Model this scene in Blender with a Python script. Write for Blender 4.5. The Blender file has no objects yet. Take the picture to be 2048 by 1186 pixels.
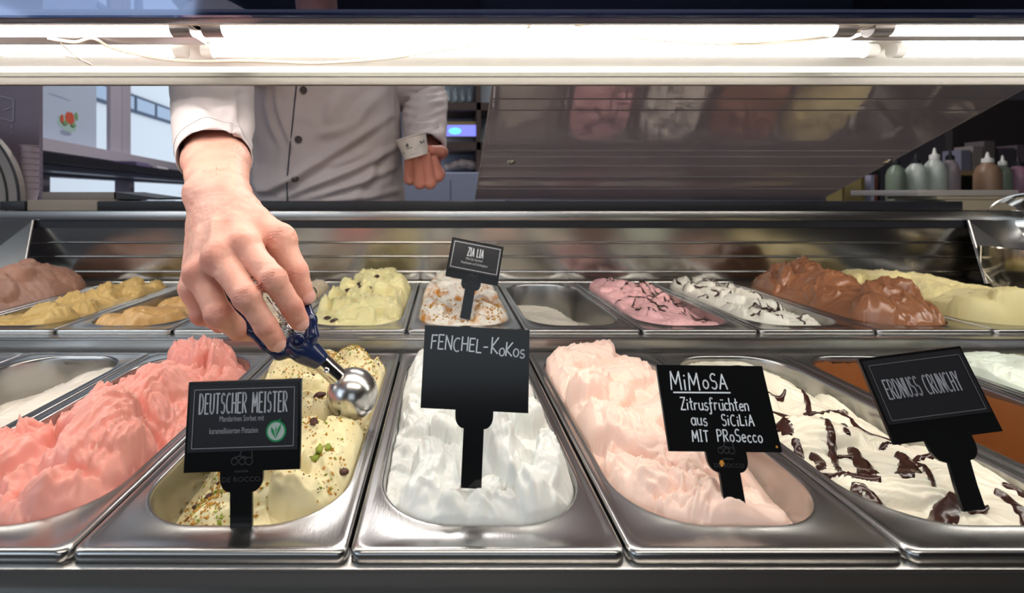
import bpy, bmesh, math, random
import numpy as np
from mathutils import Vector, Matrix
from mathutils.bvhtree import BVHTree

# ------------------------------------------------------------------ camera, world, light, exposure
SC = bpy.context.scene
COL = SC.collection
F_PX, PX0, PY0, HC = 950.0, 889.0, 386.0, 1.18   # the lens is shifted, the camera itself is level
TH = 0.0
CT, ST = math.cos(TH), math.sin(TH)
cam_data = bpy.data.cameras.new('camera')
cam = bpy.data.objects.new('camera', cam_data)
COL.objects.link(cam)
cam.location = (0, 0, HC)
cam.rotation_euler = (math.pi / 2 - TH, 0, 0)
cam_data.sensor_width = 36.0
cam_data.lens = F_PX / 2048 * 36.0
cam_data.shift_x = (1024 - PX0) / 2048
cam_data.shift_y = -(593 - PY0) / 2048
cam_data.clip_start = 0.02
cam_data.dof.use_dof = True
cam_data.dof.focus_distance = 0.44
cam_data.dof.aperture_fstop = 7.0
SC.camera = cam

world = bpy.data.worlds.new('world')
SC.world = world
world.use_nodes = True
bg = world.node_tree.nodes['Background']
bg.inputs[0].default_value = (0.80, 0.90, 1.0, 1)
bg.inputs[1].default_value = 1.15
SC.view_settings.view_transform = 'Standard'
SC.view_settings.look = 'None'
SC.view_settings.gamma = 1
SC.view_settings.use_curve_mapping = False
SC.view_settings.exposure = 0.0


def area(name, loc, size, power, color, target):
    d = bpy.data.lights.new(name, 'AREA')
    d.shape = 'RECTANGLE'
    d.size, d.size_y = size
    d.energy = power
    d.color = color
    o = bpy.data.objects.new(name, d)
    COL.objects.link(o)
    o.location = loc
    o.rotation_euler = (Vector(target) - Vector(loc)).to_track_quat('-Z', 'Y').to_euler()
    return o


TUBE_L = 13.8
area('room_fill_light', (0.6, -0.9, 3.05), (2.6, 0.5), 34, (1.0, 0.9, 0.78), (0.6, -0.5, 0))  # fill light added under the ceiling on the customer side
area('room_fill_light', (0.3, 2.6, 3.05), (2.4, 0.5), 55, (1.0, 0.95, 0.92), (0.3, 2.6, 0))  # fill light added to raise the ambient level behind the counter
area('shop_window_daylight', (-2.2, -1.6, 1.9), (1.8, 1.4), 14, (0.72, 0.85, 1.0), (0.1, 0.4, 1.0))

# ------------------------------------------------------------------ helpers
def Q(px, py, zc):
    """a point seen at px,py of the photograph at depth zc"""
    dx, dy = (px - PX0) / F_PX, (PY0 - py) / F_PX
    return Vector((zc * dx, zc * (CT + dy * ST), HC + zc * (-ST + dy * CT)))


def QY(px, py, Y):
    dy = (PY0 - py) / F_PX
    return Q(px, py, Y / (CT + dy * ST))


def G(px, py, z):
    dy = (PY0 - py) / F_PX
    return Q(px, py, (z - HC) / (-ST + dy * CT))


def proj(P):
    """numpy (n,3) -> px,py"""
    x, y, z = P[:, 0], P[:, 1], P[:, 2] - HC
    zc = np.maximum(y * CT - z * ST, 1e-3)
    return PX0 + F_PX * x / zc, PY0 - F_PX * (y * ST + z * CT) / zc


ORG = {}


def tag(o, label=None, cat=None, group=None, kind=None):
    if label: o['label'] = label
    if cat: o['category'] = cat
    if group: o['group'] = group
    if kind: o['kind'] = kind
    return o


def thing(name, loc, label, cat, group=None):
    o = bpy.data.objects.new(name, None)
    COL.objects.link(o)
    o.empty_display_size = 0.02
    o.location = loc
    ORG[o.name] = Vector(loc)
    return tag(o, label, cat, group)


def mk(name, verts, faces, mat, parent=None, smooth=True, origin=None, label=None, cat=None, group=None, kind=None):
    """one mesh object; verts in world space"""
    V = np.asarray(verts, dtype=np.float64).reshape(-1, 3)
    po = ORG[parent.name] if parent is not None else Vector((0, 0, 0))
    if origin is None:
        origin = po if parent is not None else Vector(V.mean(0).tolist())
    origin = Vector(origin)
    V = V - np.array(origin)
    me = bpy.data.meshes.new(name)
    if isinstance(faces, np.ndarray) and faces.ndim == 2:
        n, k = faces.shape
        me.vertices.add(len(V))
        me.vertices.foreach_set('co', V.astype(np.float32).ravel())
        me.loops.add(n * k)
        me.loops.foreach_set('vertex_index', faces.astype(np.int32).ravel())
        me.polygons.add(n)
        me.polygons.foreach_set('loop_start', np.arange(0, n * k, k, dtype=np.int32))
        me.update(calc_edges=True)
        me.validate()
    else:
        me.from_pydata(V.tolist(), [], [list(map(int, f)) for f in faces])
        me.update()
    if smooth:
        me.polygons.foreach_set('use_smooth', np.ones(len(me.polygons), dtype=bool))
    for m in (mat if isinstance(mat, (list, tuple)) else [mat]):
        me.materials.append(m)
    o = bpy.data.objects.new(name, me)
    COL.objects.link(o)
    o.location = origin - po
    if parent is not None: o.parent = parent
    ORG[o.name] = origin
    return tag(o, label, cat, group, kind)


class MB:
    """collects shapes into one mesh"""
    def __init__(s): s.v = []; s.f = []
    def add(s, v, f):
        n = len(s.v)
        s.v += [tuple(p) for p in v]
        s.f += [tuple(i + n for i in q) for q in f]
        return s
    def box(s, a, b, bev=0.0):
        a = [min(x, y) for x, y in zip(a, b)], [max(x, y) for x, y in zip(a, b)]
        (x0, y0, z0), (x1, y1, z1) = a
        if bev <= 0:
            v = [(x, y, z) for z in (z0, z1) for y in (y0, y1) for x in (x0, x1)]
            return s.add(v, [(0, 2, 3, 1), (4, 5, 7, 6), (0, 1, 5, 4), (2, 6, 7, 3), (0, 4, 6, 2), (1, 3, 7, 5)])
        bm = bmesh.new()
        bmesh.ops.create_cube(bm, size=1)
        for q in bm.verts:
            q.co = Vector((x0 + (q.co.x + .5) * (x1 - x0), y0 + (q.co.y + .5) * (y1 - y0), z0 + (q.co.z + .5) * (z1 - z0)))
        bmesh.ops.bevel(bm, geom=bm.edges[:], offset=bev, segments=2, affect='EDGES', profile=.6)
        bm.verts.index_update()
        s.add([q.co[:] for q in bm.verts], [[q.index for q in f.verts] for f in bm.faces])
        bm.free()
        return s
    def obox(s, c, ax, ay, az):
        """box by centre and three half vectors"""
        c, ax, ay, az = map(Vector, (c, ax, ay, az))
        v = [c + sx * ax + sy * ay + sz * az for sz in (-1, 1) for sy in (-1, 1) for sx in (-1, 1)]
        return s.add(v, [(0, 2, 3, 1), (4, 5, 7, 6), (0, 1, 5, 4), (2, 6, 7, 3), (0, 4, 6, 2), (1, 3, 7, 5)])
    def tube(s, pts, r, n=12, caps=True, sq=1.0):
        pts = [Vector(p) for p in pts]
        rs = r if isinstance(r, (list, tuple)) else [r] * len(pts)
        m = len(pts)
        base = len(s.v)
        up = None
        for i, p in enumerate(pts):
            t = (pts[min(i + 1, m - 1)] - pts[max(i - 1, 0)]).normalized()
            if up is None:
                up = t.orthogonal().normalized()
            up = (up - t * up.dot(t)).normalized()
            sd = t.cross(up)
            for k in range(n):
                a = 2 * math.pi * k / n
                s.v.append(tuple(p + (up * math.cos(a) * sq + sd * math.sin(a)) * rs[i]))
        for i in range(m - 1):
            for k in range(n):
                k2 = (k + 1) % n
                s.f.append((base + i * n + k, base + i * n + k2, base + (i + 1) * n + k2, base + (i + 1) * n + k))
        if caps:
            s.f.append(tuple(base + k for k in reversed(range(n))))
            s.f.append(tuple(base + (m - 1) * n + k for k in range(n)))
        return s
    def lathe(s, base, axis, prof, n=32, close=False):
        """prof: list of (distance along axis, radius)"""
        base, axis = Vector(base), Vector(axis).normalized()
        u = axis.orthogonal().normalized(); w = axis.cross(u)
        b0 = len(s.v)
        for d, r in prof:
            for k in range(n):
                a = 2 * math.pi * k / n
                s.v.append(tuple(base + axis * d + (u * math.cos(a) + w * math.sin(a)) * max(r, 1e-6)))
        for i in range(len(prof) - 1):
            for k in range(n):
                k2 = (k + 1) % n
                s.f.append((b0 + i * n + k, b0 + i * n + k2, b0 + (i + 1) * n + k2, b0 + (i + 1) * n + k))
        return s
    def build(s, name, mat, parent=None, smooth=False, **kw):
        o = mk(name, s.v, s.f, mat, parent, smooth, **kw)
        return o


def catmull(pts, n):
    pts = [Vector(p) for p in pts]
    out = []
    for i in range(len(pts) - 1):
        p0, p1, p2, p3 = pts[max(i - 1, 0)], pts[i], pts[i + 1], pts[min(i + 2, len(pts) - 1)]
        for k in range(n):
            t = k / n
            out.append(.5 * ((2 * p1) + (p2 - p0) * t + (2 * p0 - 5 * p1 + 4 * p2 - p3) * t * t + (3 * p1 - p0 - 3 * p2 + p3) * t ** 3))
    out.append(pts[-1])
    return out


def autosmooth(o, ang=40):
    me = o.data
    me.polygons.foreach_set('use_smooth', np.ones(len(me.polygons), dtype=bool))
    me.set_sharp_from_angle(angle=math.radians(ang))
    return o


# ------------------------------------------------------------------ materials
def mat(name, col, rough=.5, metal=0., spec=.5, noise=None, bump=None, sss=None, emit=None, coat=0., trans=0., ior=1.45,
        aniso=None, vcol=None, alpha=None):
    """noise=(scale, amount, colour2); bump=(scale, strength, stretch)"""
    m = bpy.data.materials.new(name)
    m.use_nodes = True
    nt = m.node_tree
    b = nt.nodes['Principled BSDF']
    c = (*col, 1)
    b.inputs['Base Color'].default_value = c
    b.inputs['Roughness'].default_value = rough
    b.inputs['Metallic'].default_value = metal
    b.inputs['Specular IOR Level'].default_value = spec
    b.inputs['IOR'].default_value = ior
    b.inputs['Coat Weight'].default_value = coat
    b.inputs['Coat Roughness'].default_value = .1
    b.inputs['Transmission Weight'].default_value = trans
    if alpha is not None: b.inputs['Alpha'].default_value = alpha
    tc = nt.nodes.new('ShaderNodeTexCoord')
    src = None
    if noise:
        sc, amt, c2 = noise[:3]
        mp = nt.nodes.new('ShaderNodeMapping')
        if len(noise) > 3: mp.inputs['Scale'].default_value = noise[3]
        nz = nt.nodes.new('ShaderNodeTexNoise')
        nz.inputs['Scale'].default_value = sc
        nz.inputs['Detail'].default_value = 5
        nt.links.new(tc.outputs['Object'], mp.inputs[0])
        nt.links.new(mp.outputs[0], nz.inputs['Vector'])
        rp = nt.nodes.new('ShaderNodeMapRange')
        rp.inputs[1].default_value = .5 - .25 / max(amt, .3); rp.inputs[2].default_value = .5 + .25 / max(amt, .3)
        rp.inputs[4].default_value = min(1, amt * 1.0)
        nt.links.new(nz.outputs[0], rp.inputs[0])
        mx = nt.nodes.new('ShaderNodeMix'); mx.data_type = 'RGBA'
        mx.inputs[6].default_value = c; mx.inputs[7].default_value = (*c2, 1)
        nt.links.new(rp.outputs[0], mx.inputs[0])
        src = mx.outputs[2]
    if vcol:
        at = nt.nodes.new('ShaderNodeAttribute'); at.attribute_name = vcol[0]
        mx2 = nt.nodes.new('ShaderNodeMix'); mx2.data_type = 'RGBA'
        nt.links.new(at.outputs['Fac'], mx2.inputs[0])
        if src is not None: nt.links.new(src, mx2.inputs[6])
        else: mx2.inputs[6].default_value = c
        mx2.inputs[7].default_value = (*vcol[1], 1)
        src = mx2.outputs[2]
    if src is not None:
        nt.links.new(src, b.inputs['Base Color'])
    if bump:
        sc, st = bump[:2]
        mp = nt.nodes.new('ShaderNodeMapping')
        if len(bump) > 2: mp.inputs['Scale'].default_value = bump[2]
        nz = nt.nodes.new('ShaderNodeTexNoise')
        nz.inputs['Scale'].default_value = sc
        nz.inputs['Detail'].default_value = 6
        nt.links.new(tc.outputs['Object'], mp.inputs[0])
        nt.links.new(mp.outputs[0], nz.inputs['Vector'])
        bp = nt.nodes.new('ShaderNodeBump')
        bp.inputs['Strength'].default_value = st
        bp.inputs['Distance'].default_value = bump[3] if len(bump) > 3 else .001
        nt.links.new(nz.outputs[0], bp.inputs['Height'])
        nt.links.new(bp.outputs[0], b.inputs['Normal'])
    if sss:
        b.inputs['Subsurface Weight'].default_value = sss[0]
        b.inputs['Subsurface Radius'].default_value = sss[1]
        b.inputs['Subsurface Scale'].default_value = sss[2]
    if emit:
        b.inputs['Emission Color'].default_value = (*emit[0], 1)
        b.inputs['Emission Strength'].default_value = emit[1]
    return m


def srgb(r, g, b):
    f = lambda c: (c / 255 / 12.92) if c / 255 <= .04045 else ((c / 255 + .055) / 1.055) ** 2.4
    return (f(r), f(g), f(b))


STEEL = mat('steel', (.56, .545, .52), .27, 1., noise=(7, .5, (.36, .35, .34)), bump=(60, .10, (1, 14, 14), .0006))
STEEL_PAN = mat('steel_pan', (.48, .475, .465), .25, 1., noise=(18, .6, (.31, .31, .31)), bump=(140, .12, (8, 1, 2), .0005))
STEEL_DK = mat('steel_dark', (.30, .295, .285), .30, 1., noise=(9, .5, (.2, .2, .2)), bump=(80, .1, (1, 14, 14), .0006))
CHROME = mat('polished_steel', (.68, .67, .65), .13, 1., noise=(30, .5, (.52, .51, .5)), bump=(400, .05))
BLACK = mat('black_plastic', (.012, .013, .018), .45, noise=(20, .4, (.02, .02, .026)))
SIGN = mat('black_acrylic', (.006, .0065, .007), .16, noise=(40, .3, (.010, .010, .011)), spec=.5)
SIGN_PRINT = mat('print_black', (.011, .011, .014), .4, noise=(60, .3, (.015, .015, .018)))
INK = mat('chalk_ink', (.82, .88, .95), .7, noise=(300, .4, (.6, .66, .74)))
PRINT = mat('print_white', (.72, .74, .78), .6, noise=(300, .3, (.6, .62, .66)))
PRINT_DIM = mat('print_grey', (.26, .27, .30), .6, noise=(300, .3, (.22, .22, .25)))
EMBOSS = mat('embossed_black', (.035, .035, .04), .5, noise=(80, .3, (.02, .02, .024)))
NAVY = mat('navy_plastic', srgb(22, 34, 72), .22, noise=(120, .5, srgb(30, 44, 84)), coat=.4)
WHITE_ENAMEL = mat('white_enamel', (.90, .89, .85), .4, noise=(6, .4, (.86, .84, .80)))
BEIGE_LIP = mat('beige_metal', (.15, .135, .118), .5, .2, noise=(5, .4, (.13, .118, .10)))


# ------------------------------------------------------------------ noise
def _tab(seed):
    return np.random.RandomState(seed % 65521).rand(128, 128).astype(np.float32)


def vnoise(x, y, seed):
    T = _tab(seed)
    xi = np.floor(x).astype(int); yi = np.floor(y).astype(int)
    fx = x - xi; fy = y - yi
    fx = fx * fx * fx * (fx * (fx * 6 - 15) + 10); fy = fy * fy * fy * (fy * (fy * 6 - 15) + 10)
    a = T[yi & 127, xi & 127]; b = T[yi & 127, (xi + 1) & 127]
    c = T[(yi + 1) & 127, xi & 127]; d = T[(yi + 1) & 127, (xi + 1) & 127]
    return (a + (b - a) * fx + (c - a) * fy + (a - b - c + d) * fx * fy) * 2 - 1


def fbm(x, y, seed, oct=4, gain=.5):
    s = 0; a = 1; t = 0
    for i in range(oct):
        s = s + a * vnoise(x * 2 ** i, y * 2 ** i, seed + 17 * i); t += a; a *= gain
    return s / t


def noise3(P, sc, seed, oct=2):
    x, y, z = P[:, 0] * sc, P[:, 1] * sc, P[:, 2] * sc
    return (fbm(x + 31, y + 7, seed, oct) + fbm(y + 3, z + 51, seed + 5, oct) + fbm(z + 11, x + 23, seed + 9, oct)) / 1.7


# ------------------------------------------------------------------ signed distance modelling
class SDF:
    def __init__(s, lo, hi, h):
        lo, hi = np.minimum(np.array(lo, float), np.array(hi, float)), np.maximum(np.array(lo, float), np.array(hi, float))
        s.lo = lo; s.h = h
        s.n = np.ceil((np.array(hi) - s.lo) / h).astype(int) + 1
        s.F = np.full(s.n, .05, np.float32)
        s.ax = [(s.lo[i] + h * np.arange(s.n[i])).astype(np.float32) for i in range(3)]
    def blank(s):
        o = object.__new__(SDF); o.lo, o.h, o.n, o.ax = s.lo, s.h, s.n, s.ax
        o.F = np.full(s.n, .05, np.float32); return o
    def _sub(s, lo, hi, m):
        sl = []
        for i in range(3):
            a = int(np.clip(math.floor((lo[i] - m - s.lo[i]) / s.h), 0, s.n[i]))
            b = int(np.clip(math.ceil((hi[i] + m - s.lo[i]) / s.h) + 1, 0, s.n[i]))
            sl.append(slice(a, b))
        return tuple(sl), s.ax[0][sl[0]][:, None, None], s.ax[1][sl[1]][None, :, None], s.ax[2][sl[2]][None, None, :]
    @staticmethod
    def smin(a, b, k):
        if k <= 0: return np.minimum(a, b)
        h = np.maximum(k - np.abs(a - b), 0) / k
        return np.minimum(a, b) - h * h * k * .25
    def cap(s, a, b, ra, rb, k=.004):
        a = np.array(a, np.float32); b = np.array(b, np.float32)
        lo = np.minimum(a - ra, b - rb); hi = np.maximum(a + ra, b + rb)
        sl, X, Y, Z = s._sub(lo, hi, k * 2 + s.h * 2 + .004)
        d = b - a; L = float(d @ d) + 1e-12
        t = np.clip(((X - a[0]) * d[0] + (Y - a[1]) * d[1] + (Z - a[2]) * d[2]) / L, 0, 1)
        D = np.sqrt((X - a[0] - t * d[0]) ** 2 + (Y - a[1] - t * d[1]) ** 2 + (Z - a[2] - t * d[2]) ** 2) - (ra + (rb - ra) * t)
        s.F[sl] = s.smin(s.F[sl], D, k)
        return s
    def ell(s, c, r, k=.004, R=None, sub=False):
        c = np.array(c, np.float32); r = np.array(r, np.float32)
        m = float(r.max())
        sl, X, Y, Z = s._sub(c - m, c + m, k * 2 + s.h * 2 + .004)
        x, y, z = X - c[0], Y - c[1], Z - c[2]
        if R is not None:
            R = np.array(R, np.float32)
            x, y, z = R[0, 0] * x + R[0, 1] * y + R[0, 2] * z, R[1, 0] * x + R[1, 1] * y + R[1, 2] * z, R[2, 0] * x + R[2, 1] * y + R[2, 2] * z
        q = np.sqrt((x / r[0]) ** 2 + (y / r[1]) ** 2 + (z / r[2]) ** 2)
        D = (q - 1) * float(r.min())
        if sub: s.F[sl] = -s.smin(-s.F[sl], D, k)
        else: s.F[sl] = s.smin(s.F[sl], D, k)
        return s
    def chain(s, pts, rs, k=.003):
        for i in range(len(pts) - 1):
            s.cap(pts[i], pts[i + 1], rs[i], rs[i + 1], k)
        return s
    def mesh(s):
        F = s.F; h = s.h
        ins = F < 0
        n = np.array(F.shape)
        cnt = np.zeros(n - 1, np.int8)
        for dx in (0, 1):
            for dy in (0, 1):
                for dz in (0, 1):
                    cnt += ins[dx:n[0] - 1 + dx, dy:n[1] - 1 + dy, dz:n[2] - 1 + dz]
        act = np.argwhere((cnt > 0) & (cnt < 8))
        idm = np.full(n - 1, -1, np.int32)
        idm[act[:, 0], act[:, 1], act[:, 2]] = np.arange(len(act))
        cor = [np.array(c) for c in [(0,0,0),(1,0,0),(0,1,0),(1,1,0),(0,0,1),(1,0,1),(0,1,1),(1,1,1)]]
        vals = [F[act[:, 0] + c[0], act[:, 1] + c[1], act[:, 2] + c[2]] for c in cor]
        S = np.zeros((len(act), 3)); N = np.zeros(len(act))
        for a in range(8):
            for b in range(a + 1, 8):
                if np.abs(cor[a] - cor[b]).sum() != 1: continue
                fa, fb = vals[a], vals[b]
                c = (fa < 0) != (fb < 0)
                t = np.where(c, fa / np.where(fa == fb, 1, fa - fb), 0)
                P = cor[a][None] + t[:, None] * (cor[b] - cor[a])[None]
                S[c] += P[c]; N[c] += 1
        V = s.lo + h * (act + S / N[:, None])
        faces = []
        for ax in range(3):
            o1, o2 = (ax + 1) % 3, (ax + 2) % 3
            sl0 = [slice(None)] * 3; sl1 = [slice(None)] * 3
            sl0[ax] = slice(0, n[ax] - 1); sl1[ax] = slice(1, n[ax])
            A, B = ins[tuple(sl0)], ins[tuple(sl1)]
            for flip in (0, 1):
                e = np.argwhere(A & ~B) if flip == 0 else np.argwhere(~A & B)
                e = e[(e[:, o1] > 0) & (e[:, o2] > 0) & (e[:, o1] < n[o1] - 1) & (e[:, o2] < n[o2] - 1)]
                if not len(e): continue
                def g(d1, d2):
                    q = e.copy(); q[:, o1] += d1; q[:, o2] += d2
                    return idm[q[:, 0], q[:, 1], q[:, 2]]
                quad = np.stack([g(-1, -1), g(0, -1), g(0, 0), g(-1, 0)], 1)
                if flip: quad = quad[:, ::-1]
                faces.append(quad)
        Fc = np.concatenate(faces)
        Fc = Fc[(Fc >= 0).all(1)]
        t = V[Fc]
        vol = np.einsum('ij,ij->i', t[:, 0] - V.mean(0), np.cross(t[:, 1] - V.mean(0), t[:, 2] - V.mean(0))).sum()
        if vol < 0: Fc = Fc[:, ::-1]
        return V, Fc


def vnormals(V, Fc):
    n = np.cross(V[Fc[:, 2]] - V[Fc[:, 0]], V[Fc[:, 3]] - V[Fc[:, 1]])
    N = np.zeros_like(V)
    for k in range(4): np.add.at(N, Fc[:, k], n)
    return N / np.maximum(np.linalg.norm(N, axis=1, keepdims=True), 1e-12)


def relax(V, Fc, it=2, f=.5):
    for _ in range(it):
        A = np.zeros_like(V); C = np.zeros(len(V))
        for k in range(4):
            j = Fc[:, (k + 1) % 4]; i = Fc[:, k]
            np.add.at(A, i, V[j]); np.add.at(C, i, 1)
            np.add.at(A, j, V[i]); np.add.at(C, j, 1)
        V = V + f * (A / np.maximum(C, 1)[:, None] - V)
    return V


def set_attr(o, name, vals):
    a = o.data.attributes.new(name, 'FLOAT', 'POINT')
    a.data.foreach_set('value', np.asarray(vals, np.float32))


# ================================================================== THE ROOM
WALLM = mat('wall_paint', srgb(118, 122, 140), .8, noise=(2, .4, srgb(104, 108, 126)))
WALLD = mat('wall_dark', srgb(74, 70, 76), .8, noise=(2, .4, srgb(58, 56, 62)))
CEIL = mat('ceiling_paint', (.55, .56, .58), .9, noise=(2, .3, (.5, .5, .52)))
FLOORM = mat('floor_tile', (.13, .12, .115), .45, noise=(4, .5, (.09, .085, .08)))
FRAME = mat('window_frame_paint', srgb(196, 190, 204), .5, noise=(5, .3, srgb(180, 174, 188)))
GLASS = mat('window_glass', (1, 1, 1), 0.0, trans=1.0, ior=1.02, noise=(3, .1, (.98, 1, 1)))
_nt = GLASS.node_tree
_tr = _nt.nodes.new('ShaderNodeBsdfTransparent'); _gl = _nt.nodes.new('ShaderNodeBsdfGlossy'); _gl.inputs['Roughness'].default_value = .02
_mx = _nt.nodes.new('ShaderNodeMixShader'); _mx.inputs[0].default_value = .06
_nt.links.new(_tr.outputs[0], _mx.inputs[1]); _nt.links.new(_gl.outputs[0], _mx.inputs[2]); _nt.links.new(_mx.outputs[0], _nt.nodes['Material Output'].inputs[0])
HZ = 3.3
MB().box((-6.5, -4, -.05), (5, 6, 0)).build('floor', FLOORM, kind='structure')
RP = [(-3.5, -4), (5, -4), (5, 5.1), (-2.43, 5.1), (-1.43, .93), (-3.5, .93)]
MB().add([(x, y, HZ) for x, y in RP] + [(x, y, HZ + .05) for x, y in RP], [tuple(reversed(range(6))), tuple(range(6, 12))] + [(k, (k + 1) % 6, 6 + (k + 1) % 6, 6 + k) for k in range(6)]).build('ceiling', CEIL, kind='structure')
MB().box((-2.42, 5.0, 0), (5, 5.12, HZ)).build('wall_back', WALLM, kind='structure')
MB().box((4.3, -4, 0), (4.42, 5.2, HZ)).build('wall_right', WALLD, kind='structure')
mb = MB()
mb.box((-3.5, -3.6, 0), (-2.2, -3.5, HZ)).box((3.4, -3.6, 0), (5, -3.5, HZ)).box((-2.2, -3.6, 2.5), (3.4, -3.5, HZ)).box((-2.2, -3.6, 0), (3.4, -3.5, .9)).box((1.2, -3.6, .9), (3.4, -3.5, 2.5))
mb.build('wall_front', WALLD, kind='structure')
# oblique window wall on the left
WP, WD = Vector((-1.67, 1.9, 0)), Vector((-.235, 1, 0)).normalized()
WN = Vector((WD.y, -WD.x, 0))


def wall_pt(px):
    """where the window wall is met by the column px"""
    k = (px - PX0) / F_PX
    # X/zc=k ; zc ~ Y*CT - (Z-HC)*ST ~ Y/CT near horizon
    s = (k * WP.y * CT - WP.x) / (WD.x - k * WD.y * CT)
    return s


def wz(s, py):
    p = WP + WD * s
    dy = (PY0 - py) / F_PX
    return QY(0, py, p.y).z


def wbox(mb, s0, s1, z0, z1, d0, d1):
    a = WP + WD * ((s0 + s1) / 2) + WN * ((d0 + d1) / 2)
    a.z = (z0 + z1) / 2
    return mb.obox(a, WD * (s1 - s0) / 2, WN * (d1 - d0) / 2, (0, 0, (z1 - z0) / 2))


sA = wall_pt(-330); sB = wall_pt(60); sC0, sC1 = wall_pt(239), wall_pt(256); sD = wall_pt(700)
sD = min(sD, 9) if sD > 0 else 9
sD = 4.4
SILL = 1.40
S_0 = -1.0
mb = MB()
wbox(mb, S_0, 3.2, 0, 1.08, -.06, .06); wbox(mb, S_0, 3.2, 2.75, HZ, -.06, .06)
mb.box((-3.5, .90, 0), (-1.40, .98, HZ))
mb.box((-3.6, -4, 0), (-3.5, .98, .9)).box((-3.6, -4, 2.7), (-3.5, .98, HZ))
mb.build('wall_left', WALLM, kind='structure')
win = MB()
wbox(win, sC0, sC1, SILL, 2.75, -.015, .015)
wbox(win, S_0, S_0 + .06, SILL, 2.75, -.05, .05); wbox(win, 3.14, 3.2, SILL, 2.75, -.05, .05)
wbox(win, wall_pt(218), sC0, SILL, 2.75, -.012, .008)
wbox(win, S_0, 3.2, SILL - .05, SILL, -.06, .07); wbox(win, S_0, 3.2, 2.7, 2.75, -.05, .05)
w1 = win.build('window_1', FRAME, kind='structure')
g = MB(); wbox(g, S_0 + .06, sC0, SILL, 2.7, -.004, .004); g.build('pane', GLASS, w1)
g = MB(); wbox(g, sC1, 3.14, SILL, 2.7, -.004, .004); g.build('pane', GLASS, w1)
wbox(MB(), S_0, 3.2, 1.262, SILL - .05, -.06, .06).build('trim_1', FRAME, kind='structure')
win2 = MB()
wbox(win2, S_0, 3.2, 1.08, 1.095, -.05, .05); wbox(win2, S_0, 3.2, 1.250, 1.262, -.05, .05)
for p in (60, 245, 1): 
    q = wall_pt(p) if p > 1 else S_0
    wbox(win2, q, q + .06, 1.095, 1.250, -.04, .04)
w2 = win2.build('window_2', FRAME, kind='structure')
g = MB(); wbox(g, S_0 + .06, 3.2, 1.095, 1.250, -.004, .004); g.build('pane', GLASS, w2)

# poster on the window pane
PAPER = mat('poster_paper', (.80, .84, .92), .8, noise=(5, .2, (.76, .80, .88)))
_nt = PAPER.node_tree
_b = _nt.nodes['Principled BSDF']; _t = _nt.nodes.new('ShaderNodeBsdfTranslucent'); _t.inputs[0].default_value = (.94, .96, 1, 1)
_m = _nt.nodes.new('ShaderNodeMixShader'); _m.inputs[0].default_value = .85
_nt.links.new(_b.outputs[0], _m.inputs[1]); _nt.links.new(_t.outputs[0], _m.inputs[2]); _nt.links.new(_m.outputs[0], _nt.nodes['Material Output'].inputs[0])
s0, s1 = sB - .9, wall_pt(188)
post = thing('window_poster', WP + WD * s1 + Vector((0, 0, 1.6)), 'white poster with a bowl of ice cream taped on the left window pane', 'poster')
m = MB(); wbox(m, s0, s1, SILL + .01, 2.4, .008, .011); m.build('sheet', PAPER, post)


def on_wall(px, py, off=.014):
    s = wall_pt(px); p = WP + WD * s + WN * off
    p.z = QY(px, py, p.y).z
    return p


def disc_on(mb, c, u, v, ru, rv, n=20, wob=0, rnd=None):
    c = Vector(c); vs = [c]
    for k in range(n):
        a = 2 * math.pi * k / n
        w = 1 + (rnd.uniform(-wob, wob) if rnd else 0)
        vs.append(c + u * math.cos(a) * ru * w + v * math.sin(a) * rv * w)
    mb.add(vs, [(0, 1 + k, 1 + (k + 1) % n) for k in range(n)])


rr = random.Random(4)
UZ = Vector((0, 0, 1))
for nm, c, lst in (('printed_bowl', srgb(170, 200, 190), [(128, 247, .085, .035)]),
                   ('printed_fruit', srgb(205, 92, 70), [(132, 236, .04, .028), (116, 237, .014, .02)]),
                   ('printed_leaf', srgb(120, 160, 110), [(144, 233, .016, .02), (122, 246, .02, .01), (138, 250, .02, .008)]),
                   ('printed_line', srgb(150, 160, 185), [(112, 194, .10, .0025), (124, 266, .045, .010)])):
    mt_ = mat(nm, c, .8, noise=(60, .5, tuple(min(1, x * 1.3) for x in c)))
    for i, (px, py, a, b) in enumerate(lst):
        m = MB()
        disc_on(m, on_wall(px, py, .014 + .001 * i + (.001 if 'fruit' in nm else .003 if 'leaf' in nm else 0)), WD, UZ, a, b, 20, .12, rr)
        m.build(nm, mt_, post)

# building outside
FAC = mat('white_facade', (.90, .93, .97), .8, noise=(1, .3, (.84, .88, .94)))
DKW = mat('dark_window_frame', srgb(70, 84, 110), .5, noise=(2, .3, srgb(80, 94, 120)))
WG = mat('outside_window_glass', srgb(175, 195, 220), .2, noise=(2, .4, srgb(200, 215, 235)))
o0 = Vector((-5.2, 2.6, 0))
bd = thing('building', o0, 'white building with a strip of dark framed windows seen through the left window', 'building')
BDd = Vector((-.10, 1, 0)).normalized(); BN = Vector((BDd.y, -BDd.x, 0))


def bpt(px, py):
    k = (px - PX0) / F_PX
    s = (k * o0.y * CT - o0.x) / (BDd.x - k * BDd.y * CT)
    p = o0 + BDd * s
    return s, QY(px, py, p.y).z


def bbox2(s0, s1, z0, z1, d0, d1):
    a = o0 + BDd * ((s0 + s1) / 2) + BN * ((d0 + d1) / 2); a.z = (z0 + z1) / 2
    return MB().obox(a, BDd * (s1 - s0) / 2, BN * (d1 - d0) / 2, (0, 0, (z1 - z0) / 2))


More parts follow.
